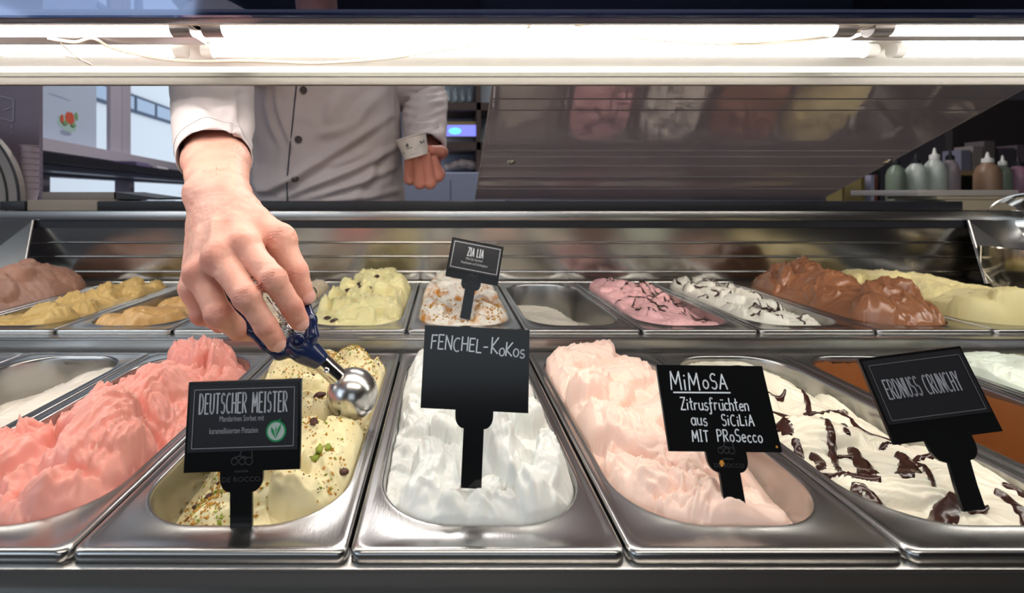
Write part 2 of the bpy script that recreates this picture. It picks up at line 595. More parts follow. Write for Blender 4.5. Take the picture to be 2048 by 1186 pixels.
bbox2(-6, 14, 0, 7, -.3, 0).build('facade', FAC, bd)
a_, za = bpt(268, 190); b_, zb = bpt(344, 226)
_, zc_ = bpt(268, 226)
wd = (b_ - a_) / 2
for k in range(-2, 4):
    s0 = a_ + k * wd
    w = bbox2(s0, s0 + wd * .98, zc_, za, 0, .03).build('window', DKW, bd)
    bbox2(s0 + wd * .06, s0 + wd * .92, zc_ + .06, za - .05, .03, .035).build('pane', WG, w)

# ================================================================== DISPLAY CABINET
ZF, ZR = HC - .2168, HC - .1975
XL, XR = -.935, 1.20
cab = thing('display_cabinet', (.1, .6, 0), 'long stainless steel ice cream display cabinet holding two rows of pans', 'display cabinet')
YB = 1.062
m = MB()
m.box((XL, .2835, HC - .33), (XR, .2865, HC - .2255), .0012)
m.box((XL, .2835, HC - .2280), (XR, .301, HC - .2245), .0012)
autosmooth(m.build('front_rail', STEEL, cab))
m = MB().box((XL, .275, .05), (XR, .282, HC - .240))
m.build('front_panel', mat('dark_steel_front', (.05, .055, .055), .35, .6, noise=(4, .5, (.035, .04, .04))), cab)
m = MB(); m.box((XL, .6625, HC - .275), (XR, .666, HC - .2035), .0012).box((XL, .6625, HC - .2065), (XR, .690, HC - .2035), .001)
autosmooth(m.build('middle_rail', STEEL, cab))
MB().box((XL, .630, HC - .2280), (XR, .6622, HC - .2240)).build('rail_ledge', STEEL_DK, cab)
MB().box((XL, .302, HC - .40), (XR, 1.05, HC - .39)).build('tub_floor', STEEL_DK, cab)
MB().box((XL, 1.046, HC - .2065), (XR, 1.064, HC - .2025)).build('back_ledge', STEEL_DK, cab)
MB().box((XL + .05, .30, .05), (XR - .05, 1.05, .10)).build('plinth', BLACK, cab)
for x in (XL, XR):
    MB().box((x - .02, .275, .05), (x, 1.09, HC - .20)).build('end_panel', STEEL_DK, cab)
# louvred back wall: every slat is a piece
ys = [566, 545, 515, 487, 456]
zs = [QY(900, y, YB).z for y in ys]
BACKP = mat('mirror_steel', (.52, .50, .465), .20, 1., noise=(5, .5, (.55, .53, .50)), bump=(30, .05, (1, 20, 20), .0004))
for i in range(4):
    z0, z1 = zs[i], zs[i + 1]
    m = MB()
    # slightly outward leaning plate with a rolled lower lip
    y_top, y_bot = YB - .0055, YB - .0035
    m.add([(XL, y_bot, z0 + .004), (XR, y_bot, z0 + .004), (XR, y_top, z1), (XL, y_top, z1),
           (XL, y_bot + .004, z0 + .004), (XR, y_bot + .004, z0 + .004), (XR, y_top + .003, z1), (XL, y_top + .003, z1)],
          [(0, 1, 2, 3), (5, 4, 7, 6), (0, 4, 5, 1), (3, 2, 6, 7)])
    m.tube([(XL, y_bot - .003, z0 + .003), (XR, y_bot - .003, z0 + .003)], .0020, 8)
    autosmooth(m.build('slat', BACKP, cab))
zt = QY(900, 452, YB).z
MB().box((XL, YB + .006, HC - .25), (XR, YB + .012, zt)).build('back_wall', STEEL_DK, cab)
MB().box((XL, YB - .008, QY(900, 455, YB).z), (XR, YB + .02, QY(900, 441, YB).z)).build('dark_gap_strip', BLACK, cab)
autosmooth(MB().box((XL - .05, YB - .012, QY(900, 440, YB).z), (XR + .1, YB + .06, QY(900, 422, YB).z), .0015).build('top_rail', STEEL, cab))
xb = Q(1890, 410, 1.09).x
xa = Q(218, 410, 1.09).x
autosmooth(MB().box((xa, YB - .010, QY(900, 420.5, YB).z), (xb, YB + .05, QY(900, 402.5, YB).z), .002).build('black_edge_bar', BLACK, cab))
autosmooth(MB().box((Q(30, 410, 1.09).x, YB - .010, QY(900, 420.5, YB).z), (Q(78, 410, 1.09).x, YB + .05, QY(900, 402.5, YB).z), .002).build('black_edge_bar', BLACK, cab))
autosmooth(MB().box((Q(79, 410, 1.09).x, YB - .004, QY(900, 421, YB).z), (xa - .001, YB + .05, QY(900, 400, YB).z), .001).build('cover_block', mat('beige_block', srgb(150, 140, 128), .5, noise=(6, .4, srgb(130, 122, 112))), cab))
# side cheeks with bright front edge
BRIGHT = mat('bright_edge', (.8, .79, .77), .25, 1., noise=(20, .3, (.7, .7, .7)))
for sgn, pts, nm in ((1, [(1936, 441), (1973, 567)], 'r'), (-1, [(66, 441), (44, 562)], 'l')):
    A = QY(*pts[0], YB - .015); B = QY(*pts[1], .99)
    m = MB().tube([A, B], .0022, 8); autosmooth(m.build('cheek_edge', BRIGHT, cab))
    d = .10 * sgn
    m = MB().add([A, B, B + Vector((d * 1.3, -.02, -.004)), A + Vector((d, 0, 0)), A + Vector((0, .004, 0)), B + Vector((0, .004, 0)), B + Vector((d * 1.3, -.016, -.004)), A + Vector((d, .004, 0))],
                 [(0, 1, 2, 3), (7, 6, 5, 4), (0, 4, 5, 1), (1, 5, 6, 2), (2, 6, 7, 3), (3, 7, 4, 0)])
    m.build('side_cheek', STEEL, cab)

# ---------------------------------------------------------------- lamp canopy
can = thing('lamp_canopy', (.1, .52, HC + .13), 'white lamp canopy with fluorescent tubes above the pans', 'light fixture')
X0, X1 = -1.25, 1.5
m = MB()
prof = [(.977 * a - .213 * b, 1.0235 * b) for a, b in [(.424, .1375), (.429, .1395), (.438, .1440), (.458, .1495), (.530, .1590), (.598, .1440), (.600, .136)]]
vs = []; fs = []
for (y, z) in prof:
    vs += [(X0, y, HC + z), (X1, y, HC + z)]
for (y, z) in reversed(prof):
    vs += [(X0, y, HC + z + .0015), (X1, y, HC + z + .0015)]
n = len(vs) // 2
fs = [(2 * i, 2 * i + 1, 2 * ((i + 1) % n) + 1, 2 * ((i + 1) % n)) for i in range(n)]
fs += [tuple(2 * i for i in range(n)), tuple(2 * i + 1 for i in reversed(range(n)))]
m.add(vs, fs); m.build('reflector', WHITE_ENAMEL, can)
autosmooth(MB().box((X0, 0.5569, HC + 0.1269), (X1, 0.5647, HC + 0.1361), .0015).build('lower_lip', BEIGE_LIP, can))
autosmooth(MB().box((X0, 0.5563, HC + 0.1361), (X1, 0.5641, HC + 0.1418), .0008).build('upper_lip', mat('grey_lip', srgb(84, 82, 74), .4, .3, noise=(5, .3, srgb(120, 118, 108))), can))
autosmooth(MB().box((X0, 0.3696, HC + 0.1356), (X1, 0.3847, HC + 0.1433), .001).build('front_lip', mat('cream_lip', srgb(232, 222, 205), .5, noise=(8, .4, srgb(220, 208, 190))), can))
autosmooth(MB().box((X0, 0.3580, HC + 0.1315), (X1, 0.3707, HC + 0.1366), .0015).build('glass_edge_strip', mat('blue_grey_edge', srgb(96, 100, 122), .25, .2, noise=(5, .3, srgb(84, 88, 110))), can))
UG = bpy.data.materials.new('blue_fascia_glass'); UG.use_nodes = True
nt = UG.node_tree; nt.nodes.clear()
out = nt.nodes.new('ShaderNodeOutputMaterial'); mxg = nt.nodes.new('ShaderNodeMixShader'); mxg.inputs[0].default_value = .22
trg = nt.nodes.new('ShaderNodeBsdfTransparent'); trg.inputs[0].default_value = (.60, .64, .76, 1)
glg = nt.nodes.new('ShaderNodeBsdfGlossy'); glg.inputs['Roughness'].default_value = .06; glg.inputs[0].default_value = (.55, .62, .80, 1)
nt.links.new(trg.outputs[0], mxg.inputs[1]); nt.links.new(glg.outputs[0], mxg.inputs[2]); nt.links.new(mxg.outputs[0], out.inputs[0])
MB().box((X0, 0.3446, HC + 0.1290), (X1, 0.3495, HC + 0.3070)).build('fascia_glass', UG, can)
TUBE = mat('tube_glow', (1, 1, 1), .3, emit=((1.0, .965, .91), TUBE_L), noise=(4, .1, (.98, .98, .96)))
CAPM = mat('tube_cap', srgb(150, 146, 150), .35, .6, noise=(40, .3, srgb(180, 176, 180)))
ty, tz, trd = .977 * .452 - .213 * .1395, HC + 1.0235 * .1395, .0065
xs = [(-1.22, Q(384, 58, .412).x), (Q(412, 58, .412).x, Q(1700, 58, .412).x), (Q(1738, 58, .412).x, 1.45)]
for a, b in xs:
    t = MB().tube([(a, ty, tz), (b, ty, tz)], trd, 16)
    t = autosmooth(t.build('fluorescent_tube', TUBE, can))
    for x, s in ((a, 1), (b, -1)):
        autosmooth(MB().tube([(x - .001 * s, ty, tz), (x + .016 * s, ty, tz)], trd + .0012, 16).build('end_cap', CAPM, t))
        autosmooth(MB().box((x - .008 - .002 * s, ty - .006, tz), (x + .008 - .002 * s, ty + .006, HC + .1515), .001).build('socket', WHITE_ENAMEL, t))
for a, b in ((-1.22, -.275), (-.255, .455), (.475, 1.45)):  # rear tube row, added to whiten the reflector and light from above
    t = autosmooth(MB().tube([(a, 0.5040, HC + 0.1510), (b, 0.5040, HC + 0.1510)], .0065, 16).build('fluorescent_tube', TUBE, can))
    for x, s in ((a, 1), (b, -1)):
        autosmooth(MB().tube([(x - .001 * s, 0.5040, HC + 0.1510), (x + .010 * s, 0.5040, HC + 0.1510)], .0075, 16).build('end_cap', WHITE_ENAMEL, t))
BAL = mat('ballast_grey', srgb(200, 196, 202), .3, .5, noise=(20, .4, srgb(180, 176, 184)))
autosmooth(MB().box((-1.2, 0.4399, HC + 0.1443), (Q(402, 82, .452).x, 0.4634, HC + 0.1535), .001).build('ballast_box', BAL, can))
autosmooth(MB().box((Q(1706, 82, .452).x, 0.4397, HC + 0.1464), (1.4, 0.4573, HC + 0.1535), .001).build('ballast_box', BAL, can))
CABLE = mat('cable_white', srgb(226, 216, 200), .5, noise=(60, .3, srgb(210, 200, 184)))


def canopy_pt(px, py, drop=.004):
    """point just below the sloping reflector"""
    for i in range(200):
        y = .40 + i * .0008
        z = HC + float(np.interp(y, [.40, .416, .486, .555], [.147, .153, .1435, .1435])) - drop
        p = QY(px, py, y)
        if p.z <= z + .0004 and p.z >= z - .004: return p
        if p.z > z and i > 0: return p
    return QY(px, py, .545)


def cable(pts, r, lab):
    P = catmull([canopy_pt(*p) for p in pts], 10)
    P = [p for p in P]
    o = MB().tube(P, r, 10).build('cable', CABLE, can, smooth=True, label=lab)


cable([(95, 76), (150, 84), (185, 76), (215, 92), (260, 106), (330, 119), (400, 123), (480, 122), (560, 124), (640, 126), (760, 118), (860, 104), (940, 90), (1010, 70), (1060, 52)], .0016, 'thick cream cable hanging in a long curve')
cable([(0, 113), (60, 110), (110, 111), (150, 116), (176, 126), (182, 130), (170, 124), (145, 108), (122, 86)], .0007, 'thin looped cream wire')
cable([(1150, 50), (1230, 58), (1300, 64), (1400, 72), (1480, 84), (1560, 80), (1640, 72), (1700, 56)], .0011, 'thin cream cable beside the right tube')
cable([(1200, 60), (1290, 76), (1400, 86), (1500, 88), (1590, 82), (1680, 70), (1730, 60)], .0014, 'cream cable ending at the right tube')
RUST = mat('rust_spot', srgb(150, 100, 70), .7, noise=(200, .5, srgb(110, 70, 50)))
for px, py, r in ((674, 40, .0018), (870, 40, .0014), (940, 38, .0012), (1348, 36, .0018), (1602, 38, .0022), (355, 39, .0010)):
    p = QY(px, py, .3690)
    MB().lathe(p, (0, -1, 0), [(0, r), (.0006, r * .9), (.0008, 0)], 10).build('screw', RUST, can)

# ---------------------------------------------------------------- tilted lid
lid_b0, lid_b1 = QY(951, 402, 1.07), QY(1640, 402, 1.07)
LS = Vector((0, -math.cos(math.radians(24)), math.sin(math.radians(24))))
lid_b0.z = lid_b1.z = HC - .014
LN = Vector((0, -LS.z, LS.y)).normalized()  # pointing down/front
if LN.z > 0: LN = -LN
LL = .455
lid = thing('tilted_lid', (lid_b0 + lid_b1) / 2, 'large smoked clear lid tilted open over the right half of the rear pans', 'lid')
LIDM = bpy.data.materials.new('smoked_acrylic'); LIDM.use_nodes = True
nt = LIDM.node_tree; nt.nodes.clear()
out = nt.nodes.new('ShaderNodeOutputMaterial'); mx = nt.nodes.new('ShaderNodeMixShader')
tr = nt.nodes.new('ShaderNodeBsdfTransparent'); tr.inputs[0].default_value = (.30, .28, .33, 1)
gl = nt.nodes.new('ShaderNodeBsdfGlossy'); gl.inputs['Roughness'].default_value = .035; gl.inputs[0].default_value = (.80, .76, .78, 1)
df = nt.nodes.new('ShaderNodeBsdfDiffuse'); df.inputs[0].default_value = (.55, .50, .58, 1)
mx2 = nt.nodes.new('ShaderNodeMixShader'); mx2.inputs[0].default_value = .28
nz = nt.nodes.new('ShaderNodeTexNoise'); nz.inputs['Scale'].default_value = 12; tcc = nt.nodes.new('ShaderNodeTexCoord')
mpp = nt.nodes.new('ShaderNodeMapping'); mpp.inputs['Scale'].default_value = (.15, 8, 8)
bpn = nt.nodes.new('ShaderNodeBump'); bpn.inputs['Strength'].default_value = .25; bpn.inputs['Distance'].default_value = .0008
nt.links.new(tcc.outputs['Object'], mpp.inputs[0]); nt.links.new(mpp.outputs[0], nz.inputs['Vector']); nt.links.new(nz.outputs[0], bpn.inputs['Height'])
nt.links.new(bpn.outputs[0], gl.inputs['Normal'])
mx.inputs[0].default_value = .40
nt.links.new(tr.outputs[0], mx.inputs[1]); nt.links.new(gl.outputs[0], mx.inputs[2])
nt.links.new(mx.outputs[0], mx2.inputs[1]); nt.links.new(df.outputs[0], mx2.inputs[2]); nt.links.new(mx2.outputs[0], out.inputs[0])
c = (lid_b0 + lid_b1) / 2 + LS * LL / 2
MB().obox(c, ((lid_b1.x - lid_b0.x) / 2, 0, 0), LS * LL / 2, LN * .0015).build('sheet', LIDM, lid)
EDGE = mat('lid_edge', srgb(140, 134, 136), .25, .2, noise=(30, .4, srgb(150, 146, 150)))


def lid_t(py):
    best = min(range(0, 460), key=lambda k: abs(proj(np.array([(lid_b0 + LS * (k / 1000))[:]]))[1][0] - py))
    return best / 1000


for py, w in ((219, .0008), (197, .0008), (300, .0005), (312, .0005), (330, .0006), (352, .0006), (376, .0007)):
    t = lid_t(py); p0 = lid_b0 + LS * t + LN * .002; p1 = lid_b1 + LS * t + LN * .002
    MB().obox((p0 + p1) / 2, ((p1.x - p0.x) / 2, 0, 0), LS * w, LN * .0005).build('bend_line', EDGE, lid)
MB().obox(lid_b0 + LS * LL / 2, (.0012, 0, 0), LS * LL / 2, LN * .002).build('side_edge', EDGE, lid)
MB().obox(lid_b1 + LS * LL / 2, (.0012, 0, 0), LS * LL / 2, LN * .002).build('side_edge', EDGE, lid)
for px in (1022, 1775):
    t = lid_t(322); p = lid_b0 + LS * t; zc = (QY(px, 322, p.y)).x
    p.x = zc
    autosmooth(MB().lathe(p, LN, [(.0015, .009), (.003, .009), (.004, .007), (.004, .003), (.005, .0)], 20).build('bolt', CHROME, lid))

# ================================================================== PANS
PW, PL, PD = .0838, .3585, .12
OX, OY0, OY1, ORD = .0722, .0235, .3445, .052


def rrect(x0, x1, y0, y1, r, nc=10, ns=8):
    """closed loop, same count for every call"""
    P = []
    cs = [((x1 - r, y0 + r), -90), ((x1 - r, y1 - r), 0), ((x0 + r, y1 - r), 90), ((x0 + r, y0 + r), 180)]
    for i, ((cx, cy), a0) in enumerate(cs):
        for k in range(nc + 1):
            a = math.radians(a0 + 90 * k / nc)
            P.append((cx + r * math.cos(a), cy + r * math.sin(a)))
        nx = cs[(i + 1) % 4]
        a = math.radians(nx[1])
        q = (nx[0][0] + r * math.cos(a), nx[0][1] + r * math.sin(a))
        p = P[-1]
        for k in range(1, ns):
            P.append((p[0] + (q[0] - p[0]) * k / ns, p[1] + (q[1] - p[1]) * k / ns))
    return P


def pan_mesh():
    loops = []
    def L(ins, z, r):  # outer loops
        loops.append([(x, y, z) for x, y in rrect(-PW + ins, PW - ins, ins, PL - ins, r)])
    def I(ins, z):
        loops.append([(x, y, z) for x, y in rrect(-OX + ins, OX - ins, OY0 + ins, OY1 - ins, ORD - ins * .6)])
    L(.0008, -.0075, .006); L(0, -.0070, .0065); L(0, -.0022, .0065); L(.0006, -.0007, .007); L(.0020, 0, .008)
    L(.0045, .0001, .010); L(.0065, -.0006, .012)
    I(-.0032, -.0004); I(-.0018, .0002); I(-.0006, .0); I(.0004, -.0012); I(.0009, -.004); I(.0020, -.02); I(.0045, -.06); I(.008, -PD + .012); I(.012, -PD + .003); I(.022, -PD)
    n = len(loops[0])
    V = [p for l in loops for p in l]
    Fc = []
    for i in range(len(loops) - 1):
        for k in range(n):
            k2 = (k + 1) % n
            Fc.append((i * n + k, i * n + k2, (i + 1) * n + k2, (i + 1) * n + k))
    b = (len(loops) - 1) * n
    Fc.append(tuple(b + k for k in range(n)))
    return V, Fc


PV, PF = pan_mesh()
pan0 = None


def put_pan(x, y, z, label, group):
    global pan0
    if pan0 is None:
        pan0 = mk('ice_cream_pan', PV, PF, STEEL_PAN, origin=(0, 0, 0))
        o = pan0
    else:
        o = pan0.copy(); COL.objects.link(o)
    o.location = (x, y, z)
    return tag(o, label, 'pan', group)


def rr_sdf(X, Y, ins=0.0):
    cx, cy = 0, (OY0 + OY1) / 2
    hx, hy = OX - ins, (OY1 - OY0) / 2 - ins
    r = ORD - ins * .6
    qx, qy = np.abs(X - cx) - (hx - r), np.abs(Y - cy) - (hy - r)
    return np.hypot(np.maximum(qx, 0), np.maximum(qy, 0)) + np.minimum(np.maximum(qx, qy), 0) - r


class Gel:
    pass


def gelato(name, origin, label, group, material, seed, step=.0011, base=None, rand=(20, .02, .04, .012), pets=(), ridge=.0005, crev=.0, crest=.0018, dents=(),
           nridge=16, fine=.0006, broad=.006, cap=None, attr=None, sharp=.35, warp=.2, edge=.0045, rot=None, cat='ice cream'):
    rs = np.random.RandomState(seed)
    xs = np.arange(-OX - step, OX + 2 * step, step); yy = np.arange(OY0 - step, OY1 + 2 * step, step)
    X, Y = np.meshgrid(xs, yy)
    u, v = X / OX, (Y - OY0) / (OY1 - OY0)
    B = base(u, v) + 0 * X
    d = rr_sdf(X, Y, .0012); dd_ = np.clip(-d, 0, 1)
    lim = -.003 + np.sqrt(dd_ * .030) * 1.15 if cap is None else cap(dd_)
    edgef = np.clip(dd_ / .010, 0, 1) ** .6
    B = SDF.smin(B + broad * fbm(X * 22 + seed, Y * 22, seed, 3), lim, edge)
    H = B.copy()
    wx = fbm(X * 38, Y * 38, seed + 3, 3); wy = fbm(X * 38 + 9, Y * 38, seed + 4, 3)
    fineN = fbm(X * 260, Y * 260, seed + 8, 3)
    lst = []
    n, smin_, smax_, hh = rand
    cells = []
    for k in range(n):
        cx = rs.uniform(-OX, OX) * .95; cy = rs.uniform(OY0, OY1)
        l = rs.uniform(smin_, smax_); w = l * rs.uniform(.5, .9)
        a = rs.uniform(0, 2 * math.pi) if rot is None else rot + rs.uniform(-.7, .7)
        lst.append((cx, cy, l, w, a, hh * rs.uniform(.5, 1.15), rs.uniform(-.5, .5)))
    lst.sort(key=lambda q: -q[1] + rs.uniform(-.03, .03))
    for p in pets:
        P = G(p[0], p[1], origin[2] + p[7] if len(p) > 7 else origin[2])
        lst.append((P.x - origin[0], P.y - origin[1], p[2], p[3], math.radians(p[4]), p[5], p[6]))
    for i, (cx, cy, l, w, a, h, bend) in enumerate(lst):
        ca, sa = math.cos(a), math.sin(a)
        reach = max(l, w) * 1.4
        ix = (xs > cx - reach) & (xs < cx + reach); iy = (yy > cy - reach) & (yy < cy + reach)
        if not ix.any() or not iy.any(): continue
        sl = np.ix_(iy, ix)
        x, y = X[sl] - cx, Y[sl] - cy
        p = (x * ca + y * sa) / l + warp * wx[sl]; q = (-x * sa + y * ca) / w + warp * wy[sl]
        q = q + bend * (p * p - .3)
        r2 = p * p + q * q
        dome = np.sqrt(np.clip(1 - r2, 0, 1))
        hp = h * 1.25 * dome ** (1 - sharp * .75) * (.30 + .70 * np.clip((p + 1) / 2, 0, 1.1) ** 1.1)
        ang = q / (1.35 - p)
        hp = hp + ridge * np.sin(ang * nridge + 3 * wx[sl]) * np.clip(dome * 1.6, 0, 1)
        ci, cj = min(max(int((cy - yy[0]) / step), 0), len(yy) - 1), min(max(int((cx - xs[0]) / step), 0), len(xs) - 1)
        bc = float(B[ci, cj]); hc_ = min(float(H[ci, cj]) - bc, .7 * h)
        top = B[sl] * .75 + bc * .25 + hc_ * .75 * np.clip(dome * 2, 0, 1) + hp * edgef[sl] - .0012
        Hs = H[sl]
        nh = -SDF.smin(-Hs, -top, .0014)
        H[sl] = np.where(r2 < 1, nh, Hs)
    H = H + fine * fineN + fine * 1.2 * np.abs(fbm(X * 90, Y * 90, seed + 12, 2))
    W1 = fbm(X * 12 + 3, Y * 12 + seed, seed + 41, 2); W2 = fbm(X * 12 + 40, Y * 12 + 9, seed + 43, 2)
    fa_, fb_ = X * 24 + 3.4 * W1 + .5 * wx, Y * 17 + 3.4 * W2 + .5 * wy
    rn = 1 - np.abs(fbm(fa_, fb_, seed + 31, 2)) * 3.0
    H = H + 1.25 * crest * (np.clip(rn, 0, 1) ** 2.2 - .25) * edgef
    H = H + .10 * crest * np.sin(fbm(fa_ * .8, fb_ * .8, seed + 37, 2) * 46) * edgef
    for (dx_, dy_, dr, dd2) in dents:
        P = G(dx_, dy_, origin[2]); H = H - dd2 * np.exp(-(((X + origin[0] - P.x) ** 2 + (Y + origin[1] - P.y) ** 2) / dr ** 2))
    if crev:
        cn = fbm(fa_ * 1.1 + 5, fb_ * 1.1, seed + 21, 2)
        H = H - crev * np.exp(-np.abs(cn) / .07) * np.clip(.3 + fbm(X * 14, Y * 14, seed + 23, 2) * 2, 0, 1)
    inside = d < 0
    # snap outside verts to the wall
    gx = (rr_sdf(X + 1e-4, Y, .0012) - d) / 1e-4; gy = (rr_sdf(X, Y + 1e-4, .0012) - d) / 1e-4
    gn = np.maximum(np.hypot(gx, gy), 1e-6)
    Xs = np.where(inside, X, X - gx / gn * d); Ys = np.where(inside, Y, Y - gy / gn * d)
    H = np.where(inside, H, np.minimum(H, B) - .022)
    ny, nx = X.shape
    idx = np.arange(nx * ny).reshape(ny, nx)
    ok = inside[:-1, :-1] | inside[1:, :-1] | inside[:-1, 1:] | inside[1:, 1:]
    Fc = np.stack([idx[:-1, :-1][ok], idx[:-1, 1:][ok], idx[1:, 1:][ok], idx[1:, :-1][ok]], 1)
    used = np.unique(Fc); rem = np.full(nx * ny, -1); rem[used] = np.arange(len(used))
    V = np.stack([Xs.ravel()[used] + origin[0], Ys.ravel()[used] + origin[1], H.ravel()[used] + origin[2]], 1)
    o = mk(name, V, rem[Fc], material, origin=origin, label=label, cat=cat, group=group)
    g = Gel(); g.o = o; g.X0, g.Y0, g.st, g.H, g.org = xs[0], yy[0], step, H, Vector(origin); g.inside = inside
    if attr: set_attr(o, attr[0], attr[1](X, Y, H, seed).ravel()[used])
    return g


def gh(g, x, y):
    """world x,y -> surface z"""
    i = (y - g.org.y - g.Y0) / g.st; j = (x - g.org.x - g.X0) / g.st
    ny, nx = g.H.shape
    i = min(max(i, 0), ny - 1.001); j = min(max(j, 0), nx - 1.001)
    a, b = int(i), int(j); fi, fj = i - a, j - b
    H = g.H
    return g.org.z + (H[a, b] * (1 - fi) + H[a + 1, b] * fi) * (1 - fj) + (H[a, b + 1] * (1 - fi) + H[a + 1, b + 1] * fi) * fj


def in_pan(g, x, y, m=.003):
    return float(rr_sdf(np.array(x - g.org.x), np.array(y - g.org.y))) < -m


def sauce(g, path, width, material, seed, name='chocolate_sauce', thick=.0017, label=None, join=None, px=True, cross=7):
    rnd = random.Random(seed)
    if px: pts = [G(a, b, g.org.z + .004) for a, b in path]
    else: pts = [Vector(p) for p in path]
    n = max(3, int(sum((pts[i + 1] - pts[i]).length for i in range(len(pts) - 1)) / .0018 / (len(pts) - 1)))
    C = catmull(pts, n)
    m = len(C); V = []; Zs = np.zeros((m, cross)); XYs = []
    mode = [rnd.uniform(0, 9) for _ in range(4)]
    for i, p in enumerate(C):
        t = (C[min(i + 1, m - 1)] - C[max(i - 1, 0)]); t.z = 0; t.normalize()
        s = Vector((-t.y, t.x, 0))
        f = i / (m - 1)
        e = math.sqrt(max(0.0, 1 - (2 * f - 1) ** 4))
        for k in range(cross):
            c = -1 + 2 * k / (cross - 1)
            w = width * .60 * e * (1 + .25 * math.sin(i * .16 + mode[0] + (c > 0) * 2) + .12 * math.sin(i * .5 + mode[1] + (c < 0)))
            q = p + s * c * w
            Zs[i, k] = gh(g, q.x, q.y); XYs.append((q.x, q.y))
    Z0 = Zs.copy()
    for _ in range(10):
        Zs[1:-1] = (Zs[:-2] + 2 * Zs[1:-1] + Zs[2:]) / 4
        Zs[:, 1:-1] = (Zs[:, :-2] + 2 * Zs[:, 1:-1] + Zs[:, 2:]) / 4
    for i in range(m):
        for k in range(cross):
            c = -1 + 2 * k / (cross - 1)
            zz = max(Zs[i, k], Z0[i, k] - .0004) if abs(c) < .99 else min(Zs[i, k], Z0[i, k])
            V.append((*XYs[i * cross + k], zz + thick * (1 - c * c) ** .6 - .0006 * (abs(c) > .99)))
    Fc = []
    for i in range(m - 1):
        for k in range(cross - 1):
            a = i * cross + k
            ca = (V[a][0] + V[a + cross + 1][0]) / 2, (V[a][1] + V[a + cross + 1][1]) / 2
            if in_pan(g, *ca, .001):
                Fc.append((a, a + 1, a + cross + 1, a + cross))
    if not Fc: return None
    if join is not None:
        join.add(V, Fc); return None
    return mk(name, V, Fc, material, g.o, True, label=label)


def crumbs(g, n, size, material, seed, name, dens=None, flat=.6, stuff=True, pts=None):
    rnd = random.Random(seed)
    m = MB(); k = 0; tries = 0
    while k < n and tries < n * 30:
        tries += 1
        x = g.org.x + rnd.uniform(-OX, OX); y = g.org.y + rnd.uniform(OY0, OY1)
        if not in_pan(g, x, y, .004): continue
        if dens is not None and rnd.random() > dens((x - g.org.x) / OX, (y - g.org.y - OY0) / (OY1 - OY0)): continue
        z = gh(g, x, y)
        s = size * rnd.uniform(.45, 1.3) ** 1.5
        a, b, c = [Vector((rnd.gauss(0, 1), rnd.gauss(0, 1), rnd.gauss(0, 1) * .6)).normalized() for _ in range(3)]
        b = a.cross(b).normalized(); c = a.cross(b)
        cen = Vector((x, y, z + s * .15))
        vs = [cen + a * s * rnd.uniform(.6, 1.1), cen - a * s * rnd.uniform(.6, 1.1), cen + b * s * rnd.uniform(.4, .8), cen - b * s * rnd.uniform(.4, .8), cen + c * s * flat * .6, cen - c * s * flat * .6]
        m.add(vs, [(0, 2, 4), (2, 1, 4), (1, 3, 4), (3, 0, 4), (2, 0, 5), (1, 2, 5), (3, 1, 5), (0, 3, 5)])
        k += 1
    return m.build(name, material, g.o, kind='stuff' if stuff else None)


def gelmat(name, c1, c2, rough=.42, sc=30, amt=.5, sss=.07, vcol=None, coat=.0, bump=.35):
    return mat(name, c1, rough, noise=(sc, amt, c2), bump=(420, bump, (1, 1, 1), .0004), sss=(sss, (1.0, .6, .45), .006), vcol=vcol, coat=coat)


CHOC = mat('chocolate_glaze', srgb(50, 26, 20), .22, noise=(60, .5, srgb(78, 40, 28)), bump=(220, .3, (1, 1, 1), .0006), coat=.35)
FG = 'pans of the front row'; RG = 'pans of the rear row'
IG = 'ice cream in the front row'; IR = 'ice cream in the rear row'
YF, YR = .2869, .6850
fx = [-.0585 + .1695 * k + .08475 for k in range(-3, 5)]
fl = ['front pan at the left with low off-white ice cream', 'front pan of coral pink ice cream beside the crumb-topped pan', 'front pan of crumb-topped cream ice cream below the scoop',
      'front middle pan of pure white ice cream', 'front pan of pale peach ice cream', 'front pan of cream ice cream with dark chocolate streaks', 'nearly empty front pan with orange brown smeared walls', 'rightmost front pan of pale mint white ice cream']
for x, l in zip(fx, fl): put_pan(x, YF, ZF, 'steel ' + l, FG)
put_pan(fx[0] - .1695, YF, ZF, 'empty steel pan at the far left end of the front row, only its corner showing', FG)
put_pan(fx[7] + .1695, YF, ZF, 'empty steel pan right of the mint pan at the far right of the front row', FG)
rx = [.115 + .17 * k + .085 for k in range(-6, 6)]
rl = ['leftmost rear pan heaped with brown ice cream', 'rear pan of mustard yellow ice cream beside the brown one', 'rear pan of caramel ice cream left of the hand', 'rear pan behind the hand and the scoop',
      'rear pan of pale yellow ice cream with chocolate chips', 'rear pan of white and caramel ice cream behind the small sign', 'rear pan with only a little white ice cream left', 'rear pan of pink ice cream with chocolate drizzle',
      'rear pan of white ice cream with chocolate drizzle', 'rear pan heaped with milk chocolate ice cream', 'rear pan of pale vanilla ice cream at the right', 'empty rear pan at the right end of the row']
for x, l in zip(rx, rl): put_pan(x, YR, ZR, 'steel ' + l, RG)

